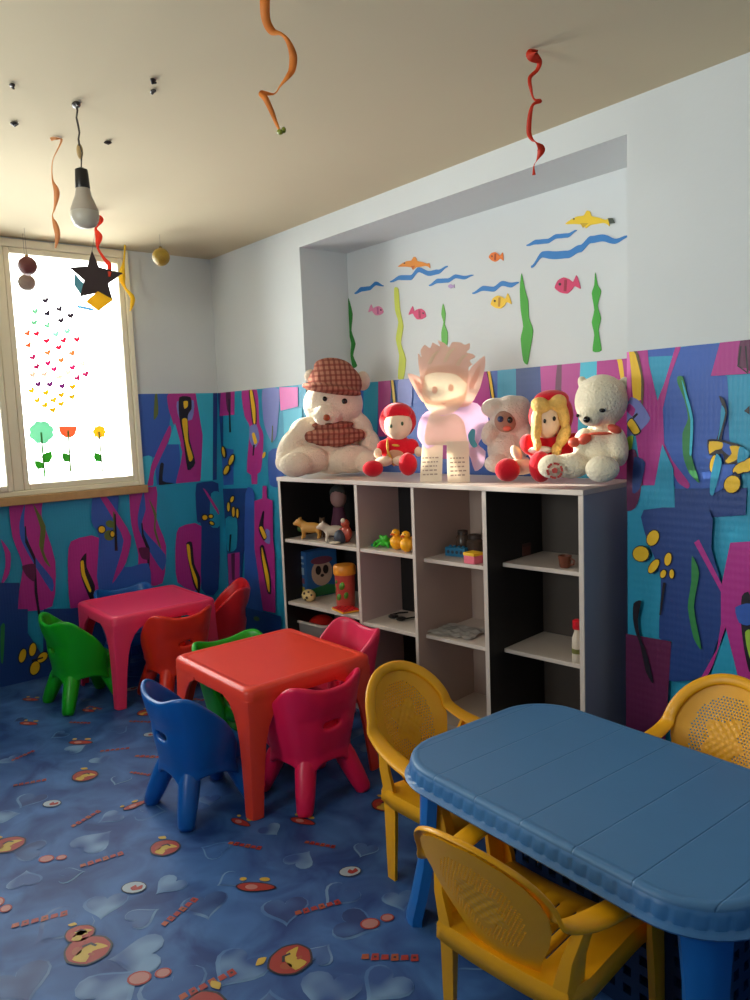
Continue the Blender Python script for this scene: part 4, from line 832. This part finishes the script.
# bottom left: clear bin with a red ball
o = on('storage_bin', 'clear plastic bin with white rim on the bottom left shelf', 'bin', 325, .22, .0785, 0, py=650); clr = mat('bin_clear', (170, 160, 156), .3, trans=.4); hb = .295
mb = MB(); rings(mb, [[(x, y, z) for x, y in rrect(.16+q, .14+q, .03, 4)] for q, z in ((-.02, 0), (0, hb), (-.004, hb), (-.024, .006))], cap_top=True, cap_bot=True); mb.build('tub', clr, o)
mb = MB(); mb.sweep([((x, y, hb), Vector((x, y, 0)).normalized(), (0, 0, 1), 1, 1) for x, y in rrect(.16, .14, .03, 4)], [(-.003, -.006), (.012, -.008), (.012, .004), (-.003, .004)], closed=True); mb.build('rim', lam, o)
s_, _ = hit(322, 625, .20); q = empty('toy_ball', sp(s_, .20, .325), 0, 'glossy red ball lying in the clear bin', 'ball'); MB().ell((0, 0, .0), (.08, .08, .062), n=24, kk=16).build('ball', mat('ball_red', (200, 40, 30), .3), q) if False else MB().ell((0, 0, 0), (.085, .08, .065), n=24, k=16).build('ball', mat('ball_red', (200, 40, 30), .3), q)
# second column
o = on('toy_frog', 'bright green plastic frog left of the yellow ducks', 'toy', 386, .10, Z1[1], 20); fg = mat('toy_lime', (70, 200, 60), .35)
mb = MB(); mb.ell((0, 0, .025), (.04, .03, .024)).ell((.005, -.025, .045), (.024, .02, .016)).ell((-.012, -.03, .058), (.008, .008, .008)).ell((.018, -.03, .058), (.008, .008, .008))
for sx in (-1, 1): mb.tube([(sx*.03, .01, .03), (sx*.055, -.005, .02), (sx*.05, -.03, .004)], [.012, .009, .007], 8).tube([(sx*.02, -.02, .02), (sx*.035, -.045, .004)], [.008, .006], 8)
mb.build('body', fg, o, remesh=.004); MB().box((-.075, -.012, 0), (-.05, .012, .014)).build('foot_pad', mat('toy_teal', (30, 130, 130), .4), o, bevel=.004)
dk = mat('toy_duck', (250, 176, 20), .35)
def duck(px, d, label):
    o = on('rubber_duck', label, 'toy', px, d, Z1[1], 0, 'yellow ducks'); MB().ell((0, 0, .036), (.030, .036, .036)).ell((0, -.006, .082), (.021, .022, .021)).ell((0, .03, .055), (.01, .02, .012), (40, 0, 0)).ell((-.027, 0, .042), (.008, .02, .018)).ell((.027, 0, .042), (.008, .02, .018)).build('body', dk, o, remesh=.003)
    MB().ell((0, -.03, .079), (.010, .012, .005)).build('beak', mat('toy_beak', (230, 90, 20), .4), o); [MB().ell((x_, -.022, .089), (.003, .003, .003)).build('eye', eye_m, o) for x_ in (-.009, .009)]
duck(397.5, .07, 'yellow rubber duck beside the green frog'); duck(407.5, .045, 'yellow rubber duck beside the shelf divider')
o = on('toy_sunglasses', 'black toy sunglasses lying on the second column shelf', 'glasses', 397, .14, Z2[1], -10, py=615); bk = mat('toy_black', (18, 16, 18), .3)
for sx in (-1, 1): MB().lathe([(.022, 0), (.026, .004), (.026, .009), (.02, .011)], (sx*.03, 0, .004), 16).build('lens', bk, o); MB().tube([(sx*.055, 0, .012), (sx*.06, .06, .01), (sx*.05, .11, .006)], .004, 8).build('temple', bk, o)
MB().tube([(-.01, -.008, .012), (0, -.01, .015), (.01, -.008, .012)], .004, 8).build('bridge', bk, o)
# third column
o = on('toy_block', 'blue toy brick with round holes in the third column', 'toy', 457, .18, Z1[2], 4, py=550); bb = mat('toy_brick_blue', (30, 110, 150), .4)
MB().box((-.055, -.02, 0), (.055, .02, .042)).build('brick', bb, o, bevel=.003); hm = MB(); [hm.lathe([(.008, 0), (.008, .001)], (-.036+.024*i, -.0202, .021), 12, Matrix.Rotation(PI/2, 3, 'X')) for i in range(4)]; hm.build('holes', navy, o)
for i in range(4): MB().lathe([(.007, .042), (.007, .048), (.005, .05)], (-.036+.024*i, 0, 0), 10).build('stud', bb, o)
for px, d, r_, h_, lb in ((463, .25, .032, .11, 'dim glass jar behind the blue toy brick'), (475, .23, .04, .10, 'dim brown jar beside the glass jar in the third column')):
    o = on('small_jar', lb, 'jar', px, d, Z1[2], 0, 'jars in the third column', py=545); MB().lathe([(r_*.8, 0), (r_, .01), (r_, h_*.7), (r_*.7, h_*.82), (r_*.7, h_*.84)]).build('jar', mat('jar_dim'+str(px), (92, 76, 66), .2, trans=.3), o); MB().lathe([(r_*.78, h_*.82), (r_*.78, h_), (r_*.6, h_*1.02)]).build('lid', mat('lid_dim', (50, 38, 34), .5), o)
o = on('toy_box', 'yellow and pink toy block at the right of the third column', 'toy', 473, .085, Z1[2], -8, py=555); MB().box((-.03, -.03, 0), (.035, .03, .038)).build('block', mat('toy_pink', (230, 110, 130), .4), o, bevel=.004); MB().box((-.032, -.032, .036), (.037, .032, .05)).build('lid', mat('toy_yellow', (245, 190, 30), .4), o, bevel=.003)
o = on('plastic_sheet', 'crumpled clear plastic sheets on the middle shelf of the third column', 'sheet', 452, .16, Z2[2], 6, py=632); mb = MB(); vs = []; n_ = 14
for j in range(9):
    for i in range(n_): vs.append((-.15+.3*i/(n_-1), -.09+.18*j/8, .002+.018*abs(math.sin(i*1.3+j*.9))*random.uniform(.3, 1)))
mb.add(vs, [(j*n_+i, j*n_+i+1, (j+1)*n_+i+1, (j+1)*n_+i) for j in range(8) for i in range(n_-1)]); mb.build('sheet', mat('film_clear', (206, 204, 200), .15, trans=.5, spec=.8), o, solid=.001, smooth=False)
# fourth column
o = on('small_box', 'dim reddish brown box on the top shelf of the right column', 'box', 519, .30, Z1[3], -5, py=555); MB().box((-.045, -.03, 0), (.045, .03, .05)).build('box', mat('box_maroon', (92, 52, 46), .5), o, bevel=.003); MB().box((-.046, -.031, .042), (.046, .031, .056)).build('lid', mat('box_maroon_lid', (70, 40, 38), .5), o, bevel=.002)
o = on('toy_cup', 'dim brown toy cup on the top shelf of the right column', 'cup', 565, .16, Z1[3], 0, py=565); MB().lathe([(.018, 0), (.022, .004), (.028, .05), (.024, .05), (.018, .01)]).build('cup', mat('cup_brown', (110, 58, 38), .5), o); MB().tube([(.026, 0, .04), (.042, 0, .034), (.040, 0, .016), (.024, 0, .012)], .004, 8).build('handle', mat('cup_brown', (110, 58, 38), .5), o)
o = on('small_bottle', 'white bottle with a red cap at the right edge of the middle shelf', 'bottle', 577.5, .13, Z2[3], 0, py=655); MB().lathe([(.018, 0), (.022, .005), (.022, .10), (.012, .13), (.012, .145)]).build('bottle', mat('bottle_white', (214, 200, 180), .4), o); MB().lathe([(.017, .14), (.019, .145), (.019, .175), (.012, .18)]).build('cap', mat('cap_red', (210, 24, 40), .4), o); MB().lathe([(.0225, .04), (.0228, .05), (.0225, .06)]).build('label_band', mat('band_olive', (110, 110, 50), .5), o)

# ------------------------------------------------------------------ foam stickers in the niche
def deco(name, label, cat, pts, col, group, ox=330, oy=190, sc_=2.419, rnd=True, extra=None, th=.003, var=.08):
    P = [(ox+x/sc_, oy+y/sc_) for x, y in pts]; P = round_poly(P) if rnd else P
    V = [at(x, y, 1, ND-.0004) for x, y in P]; cx = sum(v.x for v in V)/len(V); cz = sum(v.z for v in V)/len(V)
    o = empty(name, (cx, ND-.0004, cz), 0, label, cat, group); c = Vector((cx, ND-.0004, cz))
    MB().prism([v-c for v in V], (0, -th, 0)).build(extra and 'body' or 'sheet', mat('felt_'+'_'.join(map(str, col)), col, .6, var, 14), o, smooth=False)
    for nm, p2, c2 in (extra or []):
        V2 = [at(ox+x/sc_, oy+y/sc_, 1, ND-.0004-th)-c for x, y in p2]; MB().prism(V2, (0, -.001, 0)).build(nm, mat('felt_'+'_'.join(map(str, c2)), c2, .6), o, smooth=False)
    return o
def band(pts, w0, w1=None, amp=0):
    """thick wavy stroke through pts -> closed outline"""
    n = 8*(len(pts)-1); up = []; dn = []
    for k in range(n+1):
        t = k/n*(len(pts)-1); i = min(int(t), len(pts)-2); f = t-i; f = f*f*(3-2*f); x = pts[i][0]+(pts[i+1][0]-pts[i][0])*(t-i); y = pts[i][1]+(pts[i+1][1]-pts[i][1])*f
        w_ = (w0+((w1 or w0)-w0)*k/n)*min(1, .25+4*min(k, n-k)/n); up.append((x, y-w_)); dn.append((x, y+w_))
    return up+dn[::-1]
WG, WCo = 'blue waves in the wall niche', (40, 120, 190)
deco('wave_cutout', 'leftmost small blue wave above the dark green seaweed', 'wall decoration', band([(60,250),(78,240),(95,238),(112,226),(130,232)], 6, 4), WCo, WG, rnd=False)
deco('wave_cutout', 'blue wave just under the orange dolphin', 'wall decoration', band([(146,222),(170,212),(195,212),(215,193),(240,202),(262,198),(285,185)], 6), WCo, WG, rnd=False)
deco('wave_cutout', 'blue wave right of and below the orange dolphin', 'wall decoration', band([(240,231),(262,220),(285,219),(305,209),(325,212),(347,206)], 6, 4), WCo, WG, rnd=False)
deco('wave_cutout', 'blue wave directly above the yellow fish', 'wall decoration', band([(345,250),(372,238),(395,240),(418,226),(438,230),(457,224)], 6), WCo, WG, rnd=False)
deco('wave_cutout', 'short blue wave left of the yellow dolphin', 'wall decoration', band([(476,134),(500,126),(525,124),(550,112),(575,110),(597,98)], 6, 5), WCo, WG, rnd=False)
deco('wave_cutout', 'long wide blue wave under the yellow dolphin', 'wall decoration', band([(487,186),(515,156),(545,158),(575,156),(605,142),(632,120),(660,116),(690,124),(722,112)], 10, 8), WCo, WG, rnd=False)
DG = 'dolphins in the wall niche'
def dolphin(sx, ox, oy, k, ky=1): return [(ox+x*k*sx, oy+y*k*ky) for x, y in [(-40,8),(-30,0),(-18,-6),(-6,-8),(0,-17),(6,-15),(9,-7),(22,-4),(34,0),(40,-1),(42,12),(37,8),(30,6),(18,8),(6,10),(-2,16),(-6,10),(-22,8)]]
deco('dolphin_cutout', 'orange dolphin above the left waves in the niche', 'wall decoration', dolphin(1, 203, 178, .95), (226, 138, 40), DG, extra=[('eye', ellipse_pts(180, 177, 2, 2), (30, 24, 30)), ('fin', [(196,184),(206,183),(200,192)], (190, 96, 30))])
deco('dolphin_cutout', 'yellow dolphin at the upper right of the niche', 'wall decoration', dolphin(1, 622, 72, 1.3), (232, 196, 30), DG, extra=[('eye', ellipse_pts(590, 70, 2, 2), (30, 24, 30)), ('fin', [(605,80),(625,80),(612,92)], (196, 160, 20)), ('tail_tip', [(672,68),(684,68),(690,80),(676,82)], (60, 70, 60))])
FG = 'small fish in the wall niche'
def fish(ox, oy, k, fl_=1, r=0):
    P = [(-17,0),(-10,-10),(0,-13),(8,-8),(13,-3),(20,-12),(22,-2),(22,10),(14,4),(8,9),(0,13),(-10,9)]; a = math.radians(r); return [(ox+k*fl_*(x*math.cos(a)-y*math.sin(a)), oy+k*(x*math.sin(a)+y*math.cos(a))) for x, y in P]
def fx(ox, oy, k, fl_, dc): return [('eye', ellipse_pts(ox-9*k*fl_, oy-2*k, 2*k, 2.2*k), (30, 24, 30)), ('stripe', [(ox-2*k*fl_, oy-9*k), (ox+2*k*fl_, oy-9*k), (ox+1*k*fl_, oy+9*k), (ox-3*k*fl_, oy+9*k)], dc)]
for ox, oy, k, f_, r, c1, c2, lb in ((400, 162, .9, 1, 0, (228, 120, 40), (170, 70, 30), 'small orange fish high in the middle of the niche'), (115, 292, .9, -1, -15, (222, 136, 176), (190, 100, 150), 'pale pink fish at the left of the niche'), (216, 300, 1.05, -1, -20, (206, 60, 110), (160, 30, 70), 'dark pink fish right of the yellow green seaweed'),
        (410, 271, 1.25, 1, -15, (232, 190, 40), (180, 130, 20), 'yellow fish below the middle wave'), (570, 231, 1.55, 1, -12, (204, 50, 100), (150, 24, 60), 'largest magenta fish below the long right wave')):
    deco('fish_cutout', lb, 'wall decoration', fish(ox, oy, k, f_, r), c1, FG, extra=fx(ox, oy, k, f_, c2))
deco('fish_cutout', 'tiny lilac fish under the wave right of the orange dolphin', 'wall decoration', fish(293, 233, .4, 1), (176, 150, 196), FG)
KG = 'seaweed strips in the wall niche'
deco('seaweed_cutout', 'dark green seaweed strip at the left edge of the niche', 'wall decoration', [(45,262),(55,300),(52,340),(62,372),(56,400),(66,425),(56,430),(50,400),(52,370),(42,330),(46,300)], (30, 120, 40), KG)
deco('seaweed_cutout', 'pale yellow green seaweed strip behind the left dolls', 'wall decoration', [(156,238),(166,240),(170,290),(178,330),(172,370),(184,410),(178,458),(165,455),(168,400),(160,360),(166,320),(158,290)], (196, 206, 70), KG)
deco('seaweed_cutout', 'thin light green seaweed strip above the pale cut-out', 'wall decoration', [(274,275),(280,300),(278,325),(285,345),(284,375),(272,375),(270,345),(275,320),(270,300)], (90, 170, 60), KG)
deco('seaweed_cutout', 'widest green seaweed strip in the middle of the niche', 'wall decoration', [(464,202),(472,240),(480,270),(482,310),(492,340),(484,390),(478,422),(468,412),(462,360),(468,330),(462,290),(460,240)], (60, 160, 40), KG)
deco('seaweed_cutout', 'green seaweed strip at the right of the niche', 'wall decoration', [(642,200),(648,230),(656,245),(648,280),(656,310),(650,340),(657,388),(636,390),(640,350),(634,320),(640,290),(634,250),(640,230)], (50, 160, 40), KG)

# ------------------------------------------------------------------ window stickers
def vinyl(col): return mat('vinyl_'+'_'.join(map(str, col)), tuple(int(v+(255-v)*.12) for v in col), .6, trans=.35)
def wsticker(name, label, group, shapes, cat='window sticker'):
    """shapes: list of (part, pixel points, colour); stuck on the room side of the pane"""
    X = -.0212; allp = [at(x, y, 0, X) for _, P, _ in shapes for x, y in P]; c = sum(allp, Vector())/len(allp); o = None
    if len(shapes) == 1:
        V = [at(x, y, 0, X)-c for x, y in shapes[0][1]]; o = MB().prism(V, (.0008, 0, 0)).build(name, vinyl(shapes[0][2]), smooth=False); o.location = c
    else:
        o = empty(name, c, 0)
        for i, (nm, P, col) in enumerate(shapes):
            V = [at(x, y, 0, X)-c+Vector((.0002*i, 0, 0)) for x, y in P]; MB().prism(V, (.0008, 0, 0)).build(nm, vinyl(col), o, smooth=False)
    return tag(o, label, cat, group)
def hp(cx, cy, s, r): return [(x, y) for x, y in heart_pts(cx, cy, s, r, 16)]
HT = [((70, 54, 76), 'small dark purple heart sticker among the topmost hearts on the window', [(135,55),(208,100),(145,123),(267,135),(217,160)]),
      ((150, 214, 180), 'small mint green heart sticker in the upper hearts on the window', [(80,113),(76,172),(145,186),(190,233),(250,218)]),
      ((206, 36, 84), 'small crimson heart sticker on the window', [(88,230),(140,268),(230,265),(300,260),(205,303)]),
      ((236, 130, 80), 'small orange heart sticker on the window', [(40,227),(45,290),(147,330),(217,370),(275,332)]),
      ((186, 48, 120), 'small magenta heart sticker in the lower half of the hearts', [(68,355),(148,386),(88,404),(180,417),(277,408),(303,463),(347,443)]),
      ((238, 206, 190), 'very pale heart sticker low on the window', [(328,388),(67,446),(130,443),(210,458),(255,435)]),
      ((140, 50, 140), 'small violet heart sticker just above the yellow hearts', [(96,496),(158,497),(222,506)]),
      ((226, 196, 30), 'small yellow heart sticker at the bottom of the window hearts', [(62,530),(137,541),(218,553),(277,510),(275,563),(91,582),(178,580),(132,607),(217,600),(174,632)])]
for col, lb, P in HT:
    for x, y in P: wsticker('heart_sticker', lb, 'heart stickers on the window: '+lb.split(' heart')[0], [('heart', hp(20+x/5.27, 290+y/5.27, 3.7, 180+random.uniform(-35, -10)), col)])
def C8(P): return [(20+x/5.27, 290+y/5.27) for x, y in P]
flr = []
for k in range(48):
    a = 2*PI*k/48; r_ = 62+7*abs(math.sin(4*a)); flr.append((113+r_*math.cos(a)*.98, 750+r_*math.sin(a)*.9))
SG = 'flower stickers on the window'
def leaf(x0, y0, x1, y1, w_):
    dx, dy = x1-x0, y1-y0; return [(x0, y0), (x0+dx*.3-dy*w_, y0+dy*.3+dx*w_), (x0+dx*.7-dy*w_*.8, y0+dy*.7+dx*w_*.8), (x1, y1), (x0+dx*.7+dy*w_*.8, y0+dy*.7-dx*w_*.8), (x0+dx*.3+dy*w_, y0+dy*.3-dx*w_)]
g_ = (60, 160, 40)
wsticker('flower_sticker', 'mint green round flower sticker, leftmost on the window', SG, [('flower_head', C8(flr), (150, 216, 186)), ('stem', C8([(106,750),(116,750),(137,990),(126,990)]), (70, 150, 60)), ('leaf', C8(leaf(120,912,168,850,.35)), g_), ('leaf', C8(leaf(122,942,76,900,.35)), g_)])
wsticker('flower_sticker', 'orange tulip sticker, the middle flower on the window', SG, [('flower_head', C8([(203,716),(300,716),(300,735),(290,765),(265,780),(240,778),(215,762),(205,738)]), (236, 130, 80)), ('stem', C8([(249,740),(258,740),(272,960),(261,960)]), (110, 150, 60)), ('leaf', C8(leaf(262,906,222,856,.35)), g_)])
wsticker('flower_sticker', 'yellow round flower sticker, rightmost on the window', SG, [('flower_head', C8([(418+(34+4*math.cos(8*a))*math.cos(a), 748+(34+4*math.cos(8*a))*math.sin(a)) for a in [2*PI*k/32 for k in range(32)]]), (240, 200, 40)), ('stem', C8([(412,748),(421,748),(439,958),(430,958)]), (130, 150, 70)), ('leaf', C8(leaf(428,905,390,856,.35)), g_)])
wsticker('paper_strip', 'thin pale blue strip on the window below the black star', None, [('strip', [(76,305.5),(78,305),(92,308),(96,311),(92,311),(78,308)], (130, 190, 220))])

# ------------------------------------------------------------------ things hanging from the ceiling
def ceil_at(x, y): p = at(x, y, 2, H-.0005); return p
P0 = ceil_at(76, 103); o = empty('hanging_bulb', P0, 0, 'white light bulb in a black socket hanging on a wire', 'lamp'); zt = z_at(P0, 168)-P0.z; zb = z_at(P0, 229)-P0.z; hl = zt-zb
MB().ell((0, 0, -.006), (.022, .014, .01)).tube([(-.02, .005, -.006), (.025, -.004, -.012)], .005, 8).build('ceiling_hook', mat('metal_dark', (40, 34, 34), .4), o)
cpts = [(0, 0, -.005)]+[(.006*math.sin(k*1.3), .005*math.cos(k*1.7), -.005+(zt+.03)*k/8) for k in range(1, 8)]+[(0, 0, zt)]
MB().tube(cpts, .0022, 6).tube([(x+.008, y, z) for x, y, z in cpts[:-1]]+[(.002, 0, zt)], .0018, 6).build('cord', mat('wire_grey', (60, 54, 50), .6), o)
MB().ell((0, 0, zt+.055), (.011, .011, .026)).build('tape', mat('tape_tan', (170, 140, 90), .6), o)
b0 = zt-hl*.36
MB().lathe([(.010, zt), (.021, zt-.006), (.023, zt-.03), (.025, b0+.006), (.022, b0)]).build('socket', mat('socket_black', (18, 16, 16), .35), o)
MB().lathe([(.024, b0+.004), (.028, b0-.02), (.040, b0-hl*.24), (.046, b0-hl*.32), (.047, b0-hl*.36)], n=32).build('bulb_base', mat('bulb_ceramic', (170, 160, 146), .4), o)
MB().lathe([(.0465, b0-hl*.36), (.048, b0-hl*.42), (.045, b0-hl*.50), (.036, b0-hl*.58), (.02, zb+.004), (.004, zb)], n=32).build('bulb_globe', mat('bulb_opal', (206, 200, 184), .35, trans=.3), o)
# star
P0 = ceil_at(98, 212); k_ = proj(P0)[2]; zc = z_at(P0, 279)-P0.z
o = empty('hanging_star', P0, 0, 'black paper star with a yellow patch hanging before the window', 'decoration'); toC = (CAM-P0); toC.z = 0; toC.normalize(); rt = Vector((-toC.y, toC.x, 0)); sc_ = k_/FPX
def so(x, y, d=0): return rt*((x-103)*sc_)+Vector((0, 0, zc-(y-279)*sc_))+toC*d
star = [(94.5,252),(100,268),(122,273.5),(107.5,284),(111,301),(97.5,293),(80,297),(85,281),(72,269),(89,267.5)]
MB().prism([so(x, y, .01) for x, y in star], toC*.012).build('star', mat('card_black', (44, 30, 34), .7), o, smooth=False)
MB().prism([so(x, y, .0) for x, y in [(97,292),(111,300),(96,311),(85,302)]], toC*.03).build('yellow_patch', mat('card_yellow', (240, 200, 20), .6, trans=.3), o, smooth=False)
MB().prism([so(x, y, -.012) for x, y in [(76,273),(84,283),(82,297),(75,285)]], toC*.003).build('blue_tip', mat('card_blue', (90, 160, 180), .6), o, smooth=False)
MB().tube([(0, 0, 0), so(94.5, 253, .015)], .0012, 6).build('thread', mat('thread_grey', (150, 140, 130), .7), o)
# baubles
def bauble(px, py, r, dist, col, label, knob=True, thread_to=None, name='bauble'):
    c = at_d(px, py, dist); R_ = r*dist/FPX; o = empty(name, c, 0, label, 'bauble', 'baubles near the window')
    MB().ell((0, 0, 0), (R_, R_, R_), n=28, k=18).build('ball', mat('bauble_'+'_'.join(map(str, col)), col, .45, .25, 60, bump=.3, bscale=120), o)
    if knob: MB().lathe([(R_*.18, R_*.96), (R_*.18, R_*1.15), (R_*.1, R_*1.2)], n=12).build('cap', mat('cap_brass', (150, 120, 60), .35), o)
    if thread_to is not None: MB().tube([(0, 0, R_*.9), (0, 0, thread_to-c.z)], .0012, 6).build('thread', mat('thread_grey', (150, 140, 130), .7), o)
bauble(27.5, 266, 9.3, 4.2, (92, 34, 34), 'dark red bauble hanging in front of the window top', True, H); bauble(26.8, 282.5, 8.4, 4.32, (150, 128, 118), 'grey bauble directly below the dark red one', False, H)
bauble(161, 257, 8.6, 4.45, (150, 122, 30), 'golden bauble near the ceiling right of the window', True, H)
# curled paper streamers
def streamer(label, top, pts, col, end=None, group='curled paper streamers'):
    """pts: (px, py, width in px) of the hanging curl"""
    P0 = ceil_at(*top); o = empty('paper_streamer', P0, 0, label, 'streamer', group); tc_ = CAM-P0; tc_.z = 0; tc_.normalize(); rt = Vector((-tc_.y, tc_.x, 0)); Q = []
    y0 = proj(P0)[1]
    for i, (x, y, w_) in enumerate(pts):
        z = z_at(P0, max(y, y0+.1)); bx = proj((P0.x, P0.y, z)); k = bx[2]/FPX; Q.append(Vector(((x-bx[0])*k, z-P0.z, w_*k/2, .012*math.sin(i*1.7))))
    A = []
    for i in range(len(Q)-1):
        a, b = Q[i], Q[i+1]; p = Q[max(i-1, 0)]; n_ = Q[min(i+2, len(Q)-1)]
        for j in range(7):
            t = j/7; A.append((2*t**3-3*t**2+1)*a+(t**3-2*t**2+t)*(b-p)*.5+(-2*t**3+3*t**2)*b+(t**3-t**2)*(n_-a)*.5)
    A.append(Q[-1]); n = len(A); L1 = []; R1 = []
    for k in range(n):
        d = A[min(k+1, n-1)]-A[max(k-1, 0)]; l_ = math.hypot(d[0], d[1]) or 1; nx, nz = -d[1]/l_, d[0]/l_; w_ = max(A[k][2], .0004); c = A[k]
        for S_, sg in ((L1, 1), (R1, -1)): S_.append(rt*(c[0]+sg*nx*w_)+tc_*(c[3]+sg*.35*max(0, .008-w_))+Vector((0, 0, min(-.0004, c[1]+sg*nz*w_))))
    MB().add(L1+R1, [(k, k+1, n+k+1, n+k) for k in range(n-1)]).build('ribbon', mat('crepe_'+'_'.join(map(str, col)), col, .6, .15, 30, trans=.3), o, solid=.0006)
    if end: b = MB(); p = rt*Q[-1][0]+Vector((0, 0, Q[-1][1])); b.ell(p, (.010, .008, .007), (0, 20, 0)).ell(p+rt*.010+Vector((0, 0, .005)), (.006, .006, .008)); b.build('clip', mat('clip_green', (120, 130, 30), .4), o)
    return o
streamer('long curled orange streamer at the top centre of the ceiling', (267, -14), [(266,-14,10),(265,4,10),(266,19,9),(272,29,8),(281,35,3),(288,43,5),(293,54,8),(292,68,7),(288,78,5),(280,87,2),(274,92,2),(262,93,6),(266,101,6),(272,112,5),(276,121,3.5),(280,132,1.5)], (230, 146, 64), end=1)
streamer('curled red streamer hanging over the wall niche', (533, 49), [(536,49,5),(532,56,12),(539,62,6),(537,69,4),(530,78,4),(531,90,3),(534,98,1.5),(540,101,4),(533,106,3),(530,116,4.5),(529,130,5),(532,139,3),(536,144,1),(541,150,8),(537,159,1.5),(534,166,1),(534,176,3.5)], (214, 56, 26))
streamer('faded orange streamer left of the hanging bulb', (55, 138), [(51,140,3),(56,138,5),(61,140,2),(53,160,.8),(53,180,1.5),(57,193,5.5),(55,208,2),(53,216,1),(56,226,5),(58,236,5),(56,248,1.5)], (222, 160, 104))
streamer('small red streamer just above the black star', (99, 211), [(98,211,5),(93,215,3),(101,219,5),(96,228,2.5),(99,237,7),(98,248,2.5),(104,258,3),(109,265,5),(109,277,2)], (232, 70, 40))
streamer('yellow streamer between the star and the window corner', (125, 244), [(125,245,2),(124,262,2),(122,276,7),(125,287,2.5),(132,297,4.5),(132,304,4),(130,311,1)], (236, 200, 40))
for i, (x, y, lb) in enumerate(((12, 84, 'dark ceiling hook, leftmost and higher of two'), (14, 122, 'dark ceiling hook, lower one at the left edge'), (153, 79, 'dark ceiling hook, upper of the close pair right of the bulb'), (153, 90, 'dark ceiling hook, lower of the close pair right of the bulb'), (108, 141, 'small dark ceiling hook right of the bulb wire'))):
    p = ceil_at(x, y); o = MB().ell((0, 0, -.004), (.013, .009, .005)).tube([(-.012, 0, -.004), (0, .004, -.013), (.014, -.002, -.006)], .0035, 6).build('ceiling_hook', mat('metal_dark', (40, 34, 34), .4)); o.location = p; o.rotation_euler = (0, 0, i*1.1); tag(o, lb, 'hook', 'dark hooks in the ceiling')

# ------------------------------------------------------------------ light
W = bpy.data.worlds.new('sky'); bpy.context.scene.world = W; W.use_nodes = True
nt = W.node_tree; bg = nt.nodes['Background']; tcw = nt.nodes.new('ShaderNodeTexCoord'); spw = nt.nodes.new('ShaderNodeSeparateXYZ'); nt.links.new(tcw.outputs['Generated'], spw.inputs[0])
# bright sunlit ground and house fronts outside, dimmer open sky above them
rw = nt.nodes.new('ShaderNodeMapRange'); rw.inputs['From Min'].default_value = .05; rw.inputs['From Max'].default_value = .55; rw.inputs['To Min'].default_value = 25; rw.inputs['To Max'].default_value = 9
nt.links.new(spw.outputs['Z'], rw.inputs['Value']); nt.links.new(rw.outputs[0], bg.inputs['Strength']); bg.inputs['Color'].default_value = (1, .98, .95, 1)
def sunbeam(target, through, k, power, ang):
    t = Vector(target); w_ = Vector(through); p = t+(w_-t)*k; d = (t-p)
    l = bpy.data.lights.new('sunbeam', 'SPOT'); l.energy = power; l.spot_size = math.radians(ang); l.spot_blend = .8; l.shadow_soft_size = .03; l.color = (1, .93, .82)
    o = bpy.data.objects.new('sunbeam', l); C.objects.link(o); o.location = p; o.rotation_euler = d.to_track_quat('-Z', 'Y').to_euler()
sunbeam(T6.P+Vector((0, 0, .22)), (0, -1.02, 1.95), 3, 26000, 4.2)
def portal(loc, rot, sx, sy):
    l = bpy.data.lights.new('sky_portal', 'AREA'); l.shape = 'RECTANGLE'; l.size = sx; l.size_y = sy; l.cycles.is_portal = True
    o = bpy.data.objects.new('sky_portal', l); C.objects.link(o); o.location = loc; o.rotation_euler = rot
portal((-.16, (WY0+WY1)/2, (WZ0+WZ1)/2), (0, -PI/2, 0), WZ1-WZ0, WY1-WY0)
portal(((QX0+QX1)/2, YF-.16, (QZ0+QZ1)/2), (PI/2, 0, 0), 1, 1)
sc = bpy.context.scene
sc.view_settings.view_transform = 'Standard'; sc.view_settings.look = 'None'; sc.view_settings.gamma = 1; sc.view_settings.use_curve_mapping = False
sc.view_settings.exposure = -.5
sc.cycles.max_bounces = 10; sc.cycles.diffuse_bounces = 6; sc.cycles.use_denoising = True
try: sc.cycles.denoiser = 'OPENIMAGEDENOISE'
except Exception: pass
